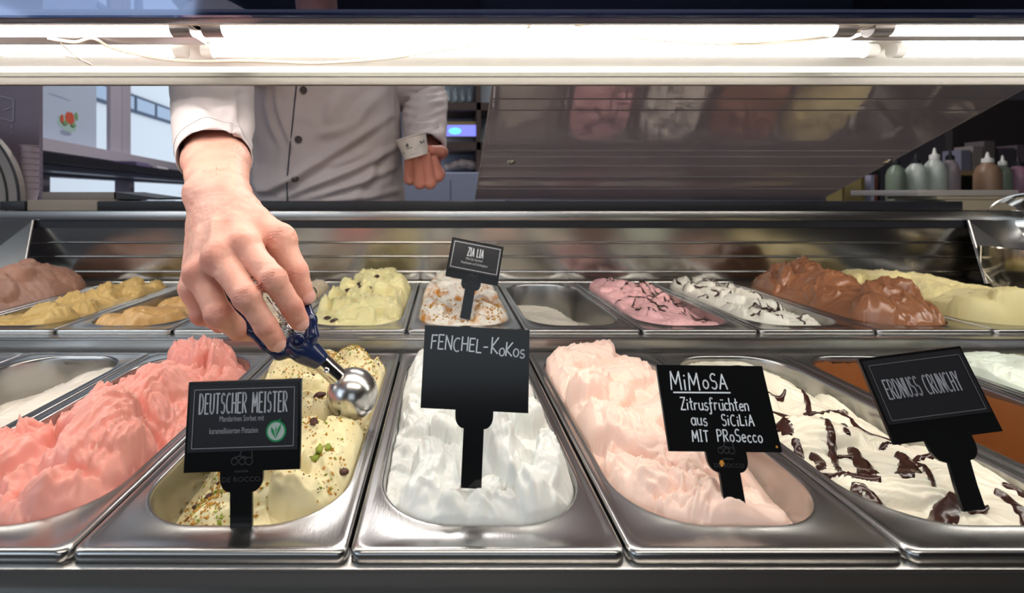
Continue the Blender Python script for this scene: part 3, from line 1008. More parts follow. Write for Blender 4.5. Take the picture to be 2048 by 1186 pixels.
# ---------------------------------------------------------------- front row ice creams
sm = lambda t: 1 / (1 + np.exp(-np.clip(t, -30, 30)))
O = [(x, YF, ZF) for x in fx]
W0 = gelmat('cream_white_gelato', srgb(232, 224, 212), srgb(222, 212, 196), .5)
gelato('cream_ice_cream', O[0], 'smooth off-white ice cream, half emptied, left of the coral pink ice cream', IG, W0, 11,
       base=lambda u, v: -.046 + .034 * sm((u - .05) * 5) + .012 * sm((.35 - v) * 9), rand=(10, .02, .04, .009), ridge=.0003, fine=.0003, broad=.004)
PINK = gelmat('pink_gelato', srgb(238, 172, 160), srgb(232, 148, 136), .40, 45, .6, .3)
g1 = gelato('pink_ice_cream', O[1], 'coral pink ice cream heaped in rough folds in a front pan', IG, PINK, 29, step=.00095,
            base=lambda u, v: -.010 + .020 * np.exp(-((u - .08) / .6) ** 2) - .010 * sm((-u - .6) * 9) - .012 * sm((.12 - v) * 20) - .006 * v,
            rand=(56, .014, .040, .024), ridge=.0010, nridge=18, fine=.0012, broad=.010, crev=.006, sharp=.55, warp=.32,
            cap=lambda d: -.006 + 1.15 * d / (1 + d * 5), crest=.0050,
            pets=[(430, 725, .030, .020, 100, .010, .3), (335, 800, .034, .024, 200, .026, .4), (200, 900, .034, .024, 80, .026, -.5), (150, 985, .030, .022, 240, .026, .5), (60, 960, .03, .02, 150, .02, .3)])
CREAM = gelmat('yellow_cream_gelato', srgb(240, 230, 190), srgb(228, 212, 150), .42, 26, .7, .3)
g2 = gelato('crumb_topped_ice_cream', O[2], 'cream yellow ice cream strewn with pistachio crumbs under the scoop', IG, CREAM, 47, step=.001,
            base=lambda u, v: -.012 + .008 * v - .034 * sm((-u - .55) * 9) * sm((.62 - v) * 8) + .006 * np.exp(-((u - .2) / .6) ** 2),
            crest=.0030, dents=[(700, 830, .020, .016), (720, 860, .018, .010), (475, 1035, .014, .006)], rand=(36, .016, .040, .022), ridge=.0005, nridge=12, fine=.0007, broad=.008, crev=.002, sharp=.3, warp=.28,
            pets=[(645, 885, .022, .012, 160, .014, .5), (560, 930, .040, .025, 190, .016, -.3), (430, 960, .035, .02, 60, .015, .3), (760, 740, .02, .02, 40, .016, 0)])
FEN = gelmat('pure_white_gelato', srgb(226, 228, 224), srgb(216, 220, 217), .42, 40, .4, .2)
g3 = gelato('white_ice_cream', O[3], 'pure white ice cream in soft peaks in the front middle pan', IG, FEN, 63, step=.001,
            base=lambda u, v: -.010 + .004 * v + .008 * np.exp(-(u / .7) ** 2), crest=.0040, rand=(56, .012, .032, .023), ridge=.0006, nridge=14, crev=.003, fine=.0010, broad=.010, sharp=.50, warp=.28,
            pets=[(880, 965, .034, .017, 120, .028, .35), (835, 1000, .030, .018, 60, .022, -.4), (1095, 960, .036, .014, 75, .026, -.3), (960, 1020, .030, .015, 60, .018, .3), (1085, 1025, .03, .015, 110, .018, .2), (1003, 945, .044, .012, 98, .036, .20)])
PEACH = gelmat('peach_gelato', srgb(250, 220, 206), srgb(246, 206, 190), .45, 36, .6, .35)
g4 = gelato('peach_ice_cream', O[4], 'pale peach ice cream in broad folds in a front pan', IG, PEACH, 81, step=.001,
            base=lambda u, v: -.004 + .006 * v - .026 * sm((u - .62) * 12) * sm((.68 - v) * 9) - .008 * sm((.3 - v) * 10), crest=.0030, dents=[(1470, 985, .022, .020), (1480, 1020, .02, .006)], rand=(40, .018, .044, .024), ridge=.0006, nridge=12, fine=.0005, broad=.010, crev=.007, sharp=.45, warp=.30,
            pets=[(1250, 880, .05, .022, 150, .022, .3), (1330, 960, .055, .024, 140, .014, -.3), (1480, 1010, .05, .02, 130, .008, .3), (1560, 985, .055, .015, 125, .012, -.2), (1170, 770, .04, .03, 170, .014, .3), (1250, 750, .04, .03, 20, .012, -.3)])
CRM = gelmat('ivory_gelato', srgb(238, 232, 214), srgb(228, 220, 196), .30, 20, .5, .25, coat=.15)
g5 = gelato('chocolate_streaked_ice_cream', O[5], 'ivory ice cream with thick dark chocolate streaks in a front pan', IG, CRM, 97, step=.001,
            base=lambda u, v: -.010 + .004 * v - .020 * sm((u - .55) * 8) * sm((v - .35) * 8), dents=[(1935, 975, .014, .006)], crest=.0008, rand=(16, .028, .055, .012), ridge=.0011, nridge=22, fine=.0002, broad=.005, sharp=.3, warp=.14,
            pets=[(1580, 770, .034, .03, 150, .016, .2), (1640, 855, .040, .026, 200, .020, .2), (1700, 790, .035, .018, 120, .018, .3), (1820, 960, .06, .018, 180, .012, .3), (1960, 1010, .045, .03, 100, .010, 0), (1980, 930, .05, .02, 140, .014, .2)])
streaks = [([(1408, 722), (1440, 728), (1475, 721), (1506, 728)], .013), ([(1525, 731), (1562, 738), (1594, 757), (1614, 785), (1620, 815)], .0050),
           ([(1530, 770), (1560, 778), (1572, 775)], .0040), ([(1526, 797), (1556, 803), (1594, 812)], .0085), ([(1553, 838), (1568, 848), (1578, 866)], .0120),
           ([(1628, 812), (1648, 838), (1662, 870), (1672, 905), (1680, 928)], .0058), ([(1606, 800), (1640, 806), (1660, 803)], .0030),
           ([(1660, 800), (1690, 810), (1722, 830), (1748, 840), (1790, 846), (1830, 866)], .0042), ([(1676, 796), (1690, 790), (1686, 806)], .0060),
           ([(1684, 826), (1692, 842)], .0055), ([(1690, 858), (1694, 868)], .0050), ([(1588, 872), (1600, 885), (1597, 902)], .0070),
           ([(1622, 888), (1640, 902), (1645, 918)], .0072), ([(1675, 893), (1700, 890), (1716, 882)], .0040), ([(1706, 876), (1722, 900), (1730, 930), (1728, 950)], .0125),
           ([(1618, 912), (1650, 926), (1690, 944), (1730, 952), (1762, 956)], .0072), ([(1700, 962), (1735, 972), (1760, 985), (1768, 1004)], .0150),
           ([(1796, 892), (1812, 912), (1818, 935), (1806, 950)], .0105), ([(1822, 922), (1834, 905), (1860, 902), (1890, 905)], .0045), ([(1826, 914), (1850, 926), (1862, 946), (1868, 962)], .0042),
           ([(1914, 962), (1898, 984), (1880, 1006), (1862, 1028), (1850, 1046)], .0105), ([(1934, 992), (1958, 998), (1976, 986)], .0045), ([(1990, 962), (2020, 976), (2045, 1002), (2060, 1030)], .0085),
           ([(1762, 882), (1778, 871), (1796, 868)], .0045), ([(1966, 908), (1990, 920)], .0035), ([(2005, 950), (2040, 958), (2075, 984)], .0065), ([(1540, 905), (1556, 912)], .004)]
for i, (p, w) in enumerate(streaks): sauce(g5, p, w, CHOC, 300 + i, 'sauce_streak')
MINT = gelmat('mint_white_gelato', srgb(224, 232, 218), srgb(212, 224, 204), .45, 30, .4, .2)
gelato('mint_ice_cream', O[7], 'pale mint white ice cream at the right end of the front row', IG, MINT, 113, base=lambda u, v: -.004 + .008 * v, rand=(30, .018, .036, .010), ridge=.0006, fine=.0004, broad=.005)

# nearly empty pan: film on the walls and a rest on the bottom
CARA = gelmat('caramel_smear', srgb(156, 98, 52), srgb(132, 78, 38), .5, 26, .7, .15)
loops = []
rs_ = random.Random(5)
for ins, z in ((.0012, -.006), (.0026, -.02), (.0052, -.06), (.0085, -.09), (.012, -.100)):
    loops.append([(fx[6] + x, YF + y, ZF + z + (rs_.uniform(-.003, 0) if z > -.01 else 0)) for x, y in rrect(-OX + ins, OX - ins, OY0 + ins, OY1 - ins, ORD - ins * .6)])
n = len(loops[0]); V = [p for l in loops for p in l]
Fc = [(i * n + k, i * n + (k + 1) % n, (i + 1) * n + (k + 1) % n, (i + 1) * n + k) for i in range(len(loops) - 1) for k in range(n)]
cx, cy = fx[6], YF + PL / 2
for ring in range(1, 8):
    f = 1 - ring / 8
    last = len(V) - n
    for k in range(n):
        x, y, z = loops[-1][k]
        V.append((cx + (x - cx) * f, cy + (y - cy) * f, ZF - .100 + rs_.uniform(0, .006)))
    Fc += [(last + k, last + (k + 1) % n, last + n + (k + 1) % n, last + n + k) for k in range(n)]
Fc.append(tuple(len(V) - n + k for k in range(n)))
g6o = mk('caramel_ice_cream_rest', V, Fc, CARA, origin=O[6], label='orange brown ice cream remains smeared over the walls of the nearly empty front pan', cat='ice cream', group=IG)
NUT = mat('golden_nut_crumb', srgb(214, 150, 56), .6, noise=(200, .6, srgb(180, 110, 40)))
m = MB()
for i in range(160):
    p = G(1940 + rs_.gauss(0, 22), 880 + rs_.gauss(0, 8), ZF - .03 * rs_.random())
    xw = O[6][0] - OX + .004 + rs_.random() * .006
    p.x = xw; z = ZF - .006 - rs_.random() * .02; s = .0022 * rs_.uniform(.4, 1.1)
    c = Vector((xw, p.y, z))
    m.add([c + Vector((s, 0, 0)), c - Vector((s, 0, 0)), c + Vector((0, s, 0)), c - Vector((0, s, 0)), c + Vector((0, 0, s)), c - Vector((0, 0, s))],
          [(0, 2, 4), (2, 1, 4), (1, 3, 4), (3, 0, 4), (2, 0, 5), (1, 2, 5), (3, 1, 5), (0, 3, 5)])
m.build('nut_crumbs', NUT, g6o, kind='stuff')

# crumbs on the cream pan
PIS = mat('pistachio_green', srgb(150, 160, 50), .6, noise=(150, .6, srgb(110, 130, 40)))
BRN = mat('pistachio_skin_brown', srgb(92, 58, 44), .6, noise=(150, .6, srgb(60, 36, 30)))
GLD = mat('caramel_crumb', srgb(196, 146, 54), .5, noise=(150, .6, srgb(176, 120, 50)))


def dens2(u, v):
    a = vnoise(np.array(u * 2.3 + 5), np.array(v * 7 + 2), 7)
    d = .05 + max(0, float(a)) ** 1.5 * 1.3
    d += .8 * math.exp(-((u + .1) / .35) ** 2 - ((v - .36) / .10) ** 2) + .9 * math.exp(-((u + .35) / .35) ** 2 - ((v - .05) / .12) ** 2) + .5 * math.exp(-((v - .92) / .1) ** 2)
    return min(1, d)


crumbs(g2, 2600, .0019, GLD, 1, 'caramel_crumbs', dens2)
crumbs(g2, 900, .0019, PIS, 2, 'pistachio_crumbs', dens2)
crumbs(g2, 1600, .0008, BRN, 3, 'fine_brown_crumbs', lambda u, v: .2 + .8 * dens2(u, v))
crumbs(g2, 130, .0024, BRN, 4, 'brown_nut_pieces', dens2)


def nugget(g, px, py, s, mt, nm, seed, el=1.5):
    rnd = random.Random(seed)
    p = G(px, py, g.org.z)
    bm = bmesh.new(); bmesh.ops.create_icosphere(bm, subdivisions=2, radius=1)
    a = rnd.uniform(0, 3.14)
    z = gh(g, p.x, p.y)
    vs = []
    for q in bm.verts:
        w = 1 + rnd.uniform(-.18, .18)
        x, y, zz = q.co.x * s * el * w, q.co.y * s * w, q.co.z * s * .7 * w
        vs.append((p.x + x * math.cos(a) - y * math.sin(a), p.y + x * math.sin(a) + y * math.cos(a), z + zz + s * .2))
    fs = [[q.index for q in f.verts] for f in bm.faces]
    bm.free()
    mk(nm, vs, fs, mt, g.o, True)


for i, (px, py, s, k) in enumerate([(402, 1052, .0042, 'b'), (686, 962, .0032, 'b'), (653, 873, .004, 'b'), (640, 832, .0042, 'b'), (662, 862, .0045, 'b'), (628, 888, .0036, 'b'), (585, 905, .0025, 'b'), (470, 1050, .003, 'b'),
                                (650, 780, .0030, 'p'), (640, 950, .0034, 'p'), (655, 945, .003, 'p'), (632, 958, .003, 'p'), (750, 748, .0028, 'b'), (420, 990, .0026, 'b'), (395, 965, .0025, 'b'), (585, 1032, .0030, 'g'), (618, 850, .0035, 'g'), (660, 838, .003, 'g'), (710, 715, .0028, 'p'), (600, 735, .003, 'g'), (590, 722, .003, 'p'), (625, 742, .003, 'b')]):
    nugget(g2, px, py, s, {'b': BRN, 'p': PIS, 'g': GLD}[k], {'b': 'nut_piece', 'p': 'pistachio', 'g': 'caramel_piece'}[k], i)

# ---------------------------------------------------------------- rear row ice creams
R = [(x, YR, ZR) for x in rx]
ST_ = .0014
HAZ = gelmat('hazelnut_gelato', srgb(176, 134, 116), srgb(156, 112, 94), .5, 30, .6)
gelato('hazelnut_ice_cream', R[0], 'light brown ice cream heaped high in the leftmost rear pan', IR, HAZ, 131, ST_, lambda u, v: .012 + .030 * np.exp(-(u / .8) ** 2) * sm((v - .15) * 12), (24, .02, .045, .02), cap=lambda d: -.002 + 1.15 * d / (1 + d * 6), broad=.010, fine=.0008)
YEL = gelmat('mustard_gelato', srgb(222, 190, 124), srgb(204, 168, 98), .42, 30, .6)
gelato('mustard_ice_cream', R[1], 'mustard yellow ice cream in loose curls beside the brown heap', IR, YEL, 137, ST_, lambda u, v: -.004 + .008 * v - .02 * sm((-u - .5) * 8) * sm((v - .4) * 9), (34, .016, .034, .020), ridge=.0012, fine=.0008, crest=.003)
CAR = gelmat('caramel_gelato', srgb(226, 184, 122), srgb(206, 158, 94), .3, 30, .6, coat=.2)
gelato('caramel_ice_cream', R[2], 'caramel coloured ice cream in ribbed fans left of the hand', IR, CAR, 139, ST_, lambda u, v: -.006 - .02 * sm((v - .75) * 12) - .018 * sm((-u - .5) * 8) * sm((v - .25) * 9), (14, .02, .04, .014), ridge=.0022, nridge=22, fine=.0003,
       pets=[(240, 640, .035, .03, 250, .018, 0), (310, 635, .045, .03, 230, .020, .1), (370, 600, .05, .028, 240, .018, .2)])
STR = gelmat('cream_brown_gelato', srgb(228, 214, 190), srgb(210, 188, 156), .4, 30, .7)
g = gelato('cream_swirl_ice_cream', R[3], 'cream ice cream with a thin dark swirl, mostly hidden behind the hand', IR, STR, 149, ST_, lambda u, v: -.004 + .012 * v, (22, .022, .045, .014), ridge=.0007)
for i, p in enumerate([[(600, 590), (625, 588), (648, 600)], [(540, 600), (560, 615), (575, 640)], [(590, 612), (560, 600)]]): sauce(g, p, .004, CHOC, 350 + i, 'sauce_streak')
VAN = gelmat('lemon_gelato', srgb(244, 236, 184), srgb(236, 222, 150), .4, 26, .6, .3)
g = gelato('chip_ice_cream', R[4], 'pale yellow ice cream topped with chocolate chips right of the hand', IR, VAN, 151, ST_, lambda u, v: .002 + .018 * v, (34, .014, .032, .022), ridge=.0016, nridge=16, crest=.003, fine=.0006,
           pets=[(690, 620, .03, .026, 260, .022, 0), (740, 625, .035, .02, 250, .018, 0), (790, 620, .03, .022, 280, .018, 0), (720, 600, .03, .022, 240, .012, 0)], cap=lambda d: -.002 + 1.15 * d / (1 + d * 6))
for i, (px, py) in enumerate([(655, 640), (668, 645), (718, 588), (728, 586), (754, 592), (752, 602), (698, 602), (730, 606), (722, 607), (736, 607), (830, 640)]): nugget(g, px, py, .0052, CHOC, 'chocolate_chip', 40 + i, 1.5)
ZIA = gelmat('caramel_ripple_gelato', srgb(244, 238, 226), srgb(206, 140, 52), .4, 34, 1.0, .12)
for _n in ZIA.node_tree.nodes:
    if _n.type == 'MAP_RANGE': _n.inputs[1].default_value = .50; _n.inputs[2].default_value = .66
g = gelato('caramel_ripple_ice_cream', R[5], 'white ice cream rippled with golden caramel behind the small leaning sign', IR, ZIA, 157, ST_, lambda u, v: .004 + .014 * v, (34, .016, .036, .016), ridge=.0012, nridge=10, fine=.0010, cap=lambda d: -.002 + 1.15 * d / (1 + d * 6))
crumbs(g, 420, .0030, GLD, 9, 'caramel_crumbs', lambda u, v: .9 if v < .2 else .1)
crumbs(g, 60, .0018, BRN, 10, 'chocolate_bits', None)
LOW = gelmat('pale_grey_white_gelato', srgb(230, 224, 210), srgb(220, 212, 196), .5)
gelato('scraped_ice_cream', R[6], 'little remaining smooth white ice cream in a rear pan right of the small sign', IR, LOW, 163, ST_, lambda u, v: -.016 - .03 * sm((u - .35 + .5 * (v - .4)) * 9) - .035 * sm((v - .75) * 14), (5, .03, .05, .004), ridge=.0003, fine=.0004, broad=.003)
PCH = gelmat('rose_gelato', srgb(240, 190, 190), srgb(228, 168, 168), .4, 30, .5)
g = gelato('rose_drizzled_ice_cream', R[7], 'rose pink ice cream with fine chocolate drizzle in a rear pan', IR, PCH, 167, ST_, lambda u, v: -.001 + .012 * v - .022 * sm((u - .4) * 8) * sm((.85 - v) * 8), (60, .010, .022, .012), ridge=.0008, fine=.0008)


def drizzle(g, n, seed, w=.0035):
    rnd = random.Random(seed); mb = MB()
    for i in range(n):
        x = g.org.x + rnd.uniform(-OX, OX) * .85; y = g.org.y + rnd.uniform(OY0 + .03, OY1 - .02)
        p = [Vector((x, y, 0))]; a = rnd.uniform(0, 6.28)
        for k in range(3):
            a += rnd.uniform(-.9, .9)
            p.append(p[-1] + Vector((math.cos(a) * .011, math.sin(a) * .011, 0)))
        sauce(g, p, w * rnd.uniform(.6, 1.3), CHOC, seed + i, join=mb, px=False, cross=5)
    mb.build('chocolate_drizzle', CHOC, g.o, smooth=True, kind='stuff')


drizzle(g, 46, 400)
WCH = gelmat('milk_white_gelato', srgb(240, 236, 222), srgb(228, 222, 204), .4, 30, .4)
g = gelato('white_drizzled_ice_cream', R[8], 'milk white ice cream with chocolate drizzle in a rear pan', IR, WCH, 173, ST_, lambda u, v: -.001 + .012 * v - .024 * sm((u - .45) * 8) * sm((.8 - v) * 8), (44, .012, .028, .014), ridge=.0008, fine=.0006)
drizzle(g, 40, 500, .004)
CHG = gelmat('milk_chocolate_gelato', srgb(160, 108, 76), srgb(140, 88, 60), .25, 24, .5, .15, coat=.3, bump=.15)
gelato('chocolate_ice_cream', R[9], 'glossy milk chocolate ice cream heaped above the rim of a rear pan', IR, CHG, 179, ST_, lambda u, v: .010 + .024 * np.exp(-(u / .8) ** 2) + .014 * v, (34, .018, .045, .020), crest=.004, ridge=.0012, nridge=9, fine=.0003, broad=.012, cap=lambda d: -.002 + 1.15 * d / (1 + d * 6))
VNL = gelmat('vanilla_gelato', srgb(228, 214, 158), srgb(216, 198, 138), .45, 26, .5)
gelato('vanilla_ice_cream', R[10], 'pale vanilla ice cream heaped in the rear pan at the right', IR, VNL, 181, ST_, lambda u, v: .010 + .024 * np.exp(-(u / .9) ** 2), (20, .025, .05, .014), ridge=.0006, fine=.0007, broad=.008, cap=lambda d: -.002 + np.sqrt(d * .06) * 1.3)
#@@PART2

# ================================================================== SIGNS
def arc(cx, cy, rx_, ry_, a0, a1, n=12):
    return [(cx + rx_ * math.cos(math.radians(a0 + (a1 - a0) * k / n)), cy + ry_ * math.sin(math.radians(a0 + (a1 - a0) * k / n))) for k in range(n + 1)]


GL = {  # width, strokes in a unit-high cell
    'A': (.62, [[(0, 0), (.31, 1), (.62, 0)], [(.12, .36), (.5, .36)]]),
    'B': (.5, [[(0, 0), (0, 1)], [(0, 1)] + arc(.22, .76, .26, .24, 90, -90) + [(0, .52)], [(0, .52)] + arc(.24, .26, .28, .26, 90, -90) + [(0, 0)]]),
    'C': (.55, [arc(.32, .5, .32, .5, 60, 300, 16)]),
    'D': (.55, [[(0, 0), (0, 1)] + arc(.12, .5, .42, .5, 90, -90, 14) + [(0, 0)]]),
    'E': (.45, [[(.45, 1), (0, 1), (0, 0), (.45, 0)], [(0, .52), (.38, .52)]]),
    'F': (.45, [[(.48, 1), (0, .98), (0, 0)], [(0, .54), (.38, .56)]]),
    'H': (.52, [[(0, 0), (0, 1)], [(.52, 0), (.52, 1)], [(0, .5), (.52, .5)]]),
    'I': (.2, [[(.1, 0), (.1, 1)], [(0, 1), (.2, 1)], [(0, 0), (.2, 0)]]),
    '|': (.08, [[(.04, 0), (.04, 1)]]),
    'K': (.5, [[(0, 0), (0, 1)], [(.5, 1), (.02, .42), (.5, 0)]]),
    'L': (.42, [[(0, 1), (0, 0), (.42, 0)]]),
    'M': (.72, [[(0, 0), (.06, 1), (.34, .3), (.64, 1), (.72, 0)]]),
    'N': (.55, [[(0, 0), (0, 1), (.55, 0), (.55, 1)]]),
    'O': (.6, [arc(.3, .5, .3, .5, 0, 360, 20)]),
    'P': (.48, [[(0, 0), (0, 1)], [(0, 1)] + arc(.18, .74, .28, .26, 90, -90) + [(0, .48)]]),
    'R': (.5, [[(0, 0), (0, 1)], [(0, 1)] + arc(.18, .75, .28, .25, 90, -90) + [(0, .5)], [(.15, .5), (.5, 0)]]),
    'S': (.48, [arc(.25, .75, .23, .25, 40, 250, 12) + arc(.24, .26, .24, .26, 70, -140, 12)]),
    'T': (.54, [[(0, 1), (.54, 1)], [(.27, 1), (.27, 0)]]),
    'U': (.52, [[(0, 1), (0, .3)] + arc(.26, .28, .26, .28, 180, 360, 10) + [(.52, 1)]]),
    'Y': (.54, [[(0, 1), (.27, .5), (.54, 1)], [(.27, .5), (.27, 0)]]),
    'Z': (.5, [[(0, 1), (.5, 1), (0, 0), (.5, 0)]]),
    '-': (.4, [[(.02, .42), (.38, .44)]]),
    'a': (.46, [arc(.22, .28, .22, .28, 30, 330, 14), [(.44, .56), (.44, .1), (.5, 0)]]),
    'c': (.38, [arc(.22, .28, .22, .28, 50, 310, 12)]),
    'e': (.42, [[(.02, .28), (.42, .32)] + arc(.22, .28, .21, .28, 10, 310, 14)]),
    'f': (.4, [arc(.28, .82, .14, .18, 30, 180, 8) + [(.14, -.25)] + arc(.04, -.25, .1, .12, 0, -150, 6), [(.0, .5), (.34, .55)]]),
    'h': (.4, [[(0, 1), (0, 0)], [(0, .35)] + arc(.2, .35, .19, .22, 160, 0, 8) + [(.39, 0)]]),
    'i': (.12, [[(.05, .56), (.05, 0)], [(.05, .78), (.07, .82)]]),
    'k': (.42, [[(0, 1), (0, 0)], [(.38, .6), (.02, .28), (.42, 0)]]),
    'n': (.4, [[(0, .56), (0, 0)], [(0, .35)] + arc(.2, .34, .19, .22, 160, 0, 8) + [(.39, 0)]]),
    'o': (.44, [arc(.22, .28, .22, .28, 0, 360, 16)]),
    'r': (.32, [[(0, .56), (0, 0)], [(0, .32)] + arc(.2, .34, .18, .2, 150, 60, 6)]),
    's': (.36, [arc(.2, .42, .16, .15, 50, 250, 9) + arc(.18, .14, .18, .15, 70, -150, 9)]),
    't': (.34, [[(.15, .9), (.15, .1)] + arc(.25, .1, .1, .1, 180, 300, 5), [(0, .58), (.32, .62)]]),
    'u': (.42, [[(0, .56), (0, .2)] + arc(.2, .2, .2, .2, 180, 360, 8) + [(.4, .56)], [(.4, .3), (.44, 0)]]),
    'z': (.4, [[(0, .56), (.4, .56), (0, 0), (.42, 0)]]),
    '"': (.0, [[(-.36, .78), (-.35, .82)], [(-.16, .78), (-.15, .82)]]),
    ' ': (.35, []), ',': (.1, [[(.05, .05), (.0, -.12)]]),
}


class Plane2:
    """local frame of a sign: O bottom centre of the plate, U right, V up, N towards the reader"""
    def __init__(s, O, U, V, N): s.O, s.U, s.V, s.N = O, U, V, N
    def p(s, x, y, n=0.): return s.O + s.U * x + s.V * y + s.N * n


def strokes(mb, pl, text, x, y, h, xs=1.0, w=.0008, gap=.16, slant=0., jit=0., seed=1, n=.0022, rise=0.):
    rnd = random.Random(seed)
    tot = sum(GL[c][0] * xs * h + (gap * h * (.8 if xs < .7 else 1) if GL[c][0] > 0 else 0) for c in text)
    cx = x - tot / 2
    for ch in text:
        wd, st = GL[ch]
        jy = rnd.uniform(-jit, jit) * h; jh = 1 + rnd.uniform(-jit, jit)
        for s in st:
            P = [(cx + a * xs * h + slant * b * h, y + jy + b * h * jh + rise * (cx - x)) for a, b in s]
            for i in range(len(P) - 1):
                (ax, ay), (bx, by) = P[i], P[i + 1]
                dx, dy = bx - ax, by - ay; L = math.hypot(dx, dy) or 1e-9
                ux, uy = dx / L, dy / L; hw = w / 2
                e = hw * .5
                vs = [pl.p(ax - ux * e - uy * hw, ay - uy * e + ux * hw, n), pl.p(bx + ux * e - uy * hw, by + uy * e + ux * hw, n),
                      pl.p(bx + ux * e + uy * hw, by + uy * e - ux * hw, n), pl.p(ax - ux * e + uy * hw, ay - uy * e - ux * hw, n)]
                mb.add(vs, [(3, 2, 1, 0)])
        if wd > 0: cx += wd * xs * h + gap * h * (.8 if xs < .7 else 1)
        else: pass
    return tot


def text_mesh(pl, text, x, y, size, xs, n=.0022):
    cu = bpy.data.curves.new('lettering', 'FONT')
    cu.body = text; cu.size = size; cu.align_x = 'CENTER'; cu.resolution_u = 3
    o = bpy.data.objects.new('lettering_tmp', cu); COL.objects.link(o)
    dg = bpy.context.evaluated_depsgraph_get(); dg.update()
    me = o.evaluated_get(dg).to_mesh()
    V = [pl.p(x + v.co.x * xs, y + v.co.y, n) for v in me.vertices]
    Fc = [list(p.vertices) for p in me.polygons]
    o.evaluated_get(dg).to_mesh_clear()
    bpy.data.objects.remove(o); bpy.data.curves.remove(cu)
    return V, Fc


def sign(name, c4, zt, zb, tip, ztip, label, hw_stake, hw_neck):
    TLp, TRp, BRp, BLp = c4
    TL, TR, BR, BL = Q(*TLp, zt), Q(*TRp, zt), Q(*BRp, zb), Q(*BLp, zb)
    top, bot = (TL + TR) / 2, (BL + BR) / 2
    U = ((TR - TL) + (BR - BL)).normalized()
    V = (top - bot); V = (V - U * V.dot(U)); H = V.length; V.normalize()
    N = U.cross(V); N = -N if N.y > 0 else N
    W = ((TR - TL).length + (BR - BL).length) / 2
    O_ = (top + bot) / 2 - V * H / 2
    pl = Plane2(O_, U, V, N)
    T = Q(*tip, ztip)
    ty = (T - O_).dot(V); tx = (T - O_).dot(U)
    t = thing(name, T, label, 'sign', 'flavour signs stuck in the ice cream')
    th = .0011
    hw = W / 2
    # outline: plate + round shouldered neck + stake
    nk, sk = hw_neck, hw_stake
    nh = nk * .62
    out = [(-hw, 0), (-nk + tx * .0, 0)]
    out += [(-nk + (nk - sk) * (1 - math.cos(a)) if False else -sk - (nk - sk) * math.cos(a), -nh * .45 - (nh) * math.sin(a)) for a in [k * math.pi / 2 / 6 for k in range(7)]]
    L = -ty + .012
    dxs = tx * .55
    out += [(-sk + dxs * .6, -(nh * 1.45 + L) / 2), (-sk + dxs, -L), (sk + dxs, -L), (sk + dxs * .6, -(nh * 1.45 + L) / 2)]
    out += [(sk + (nk - sk) * math.cos(a), -nh * .45 - nh * math.sin(a)) for a in [k * math.pi / 2 / 6 for k in range(6, -1, -1)]]
    out += [(nk, 0), (hw, 0), (hw, H), (-hw, H)]
    bm = bmesh.new()
    vs = [bm.verts.new(pl.p(x, y, -th)) for x, y in out]
    f = bm.faces.new(vs)
    r = bmesh.ops.extrude_face_region(bm, geom=[f])
    for q in r['geom']:
        if isinstance(q, bmesh.types.BMVert): q.co += N * th * 2
    bmesh.ops.recalc_face_normals(bm, faces=bm.faces)
    bmesh.ops.triangulate(bm, faces=[f for f in bm.faces if len(f.verts) > 4])
    bm.verts.index_update()
    mk('plate', [v.co[:] for v in bm.verts], [[q.index for q in f.verts] for f in bm.faces], SIGN, t, False)
    bm.free()
    return t, pl, W, H


def frame_lines(mb, pl, x0, x1, y0, y1, w, n=.0024):
    for a, b in (((x0, y0), (x1, y0)), ((x1, y0), (x1, y1)), ((x1, y1), (x0, y1)), ((x0, y1), (x0, y0))):
        dx, dy = b[0] - a[0], b[1] - a[1]; L = math.hypot(dx, dy); ux, uy = dx / L, dy / L; hw = w / 2
        mb.add([pl.p(a[0] - ux * hw - uy * hw, a[1] - uy * hw + ux * hw, n), pl.p(b[0] + ux * hw - uy * hw, b[1] + uy * hw + ux * hw, n),
                pl.p(b[0] + ux * hw + uy * hw, b[1] + uy * hw - ux * hw, n), pl.p(a[0] - ux * hw + uy * hw, a[1] - uy * hw - ux * hw, n)], [(3, 2, 1, 0)])


def printed_card(t, pl, W, H, y0f=.22, m=.045):
    x = W / 2 * (1 - m); y0, y1 = H * y0f, H * (1 - .035)
    mb = MB(); mb.obox(pl.p(0, (y0 + y1) / 2, .0014), pl.U * x, pl.V * (y1 - y0) / 2, pl.N * .0004)
    mb.build('printed_card', SIGN_PRINT, t)
    return x, y0, y1


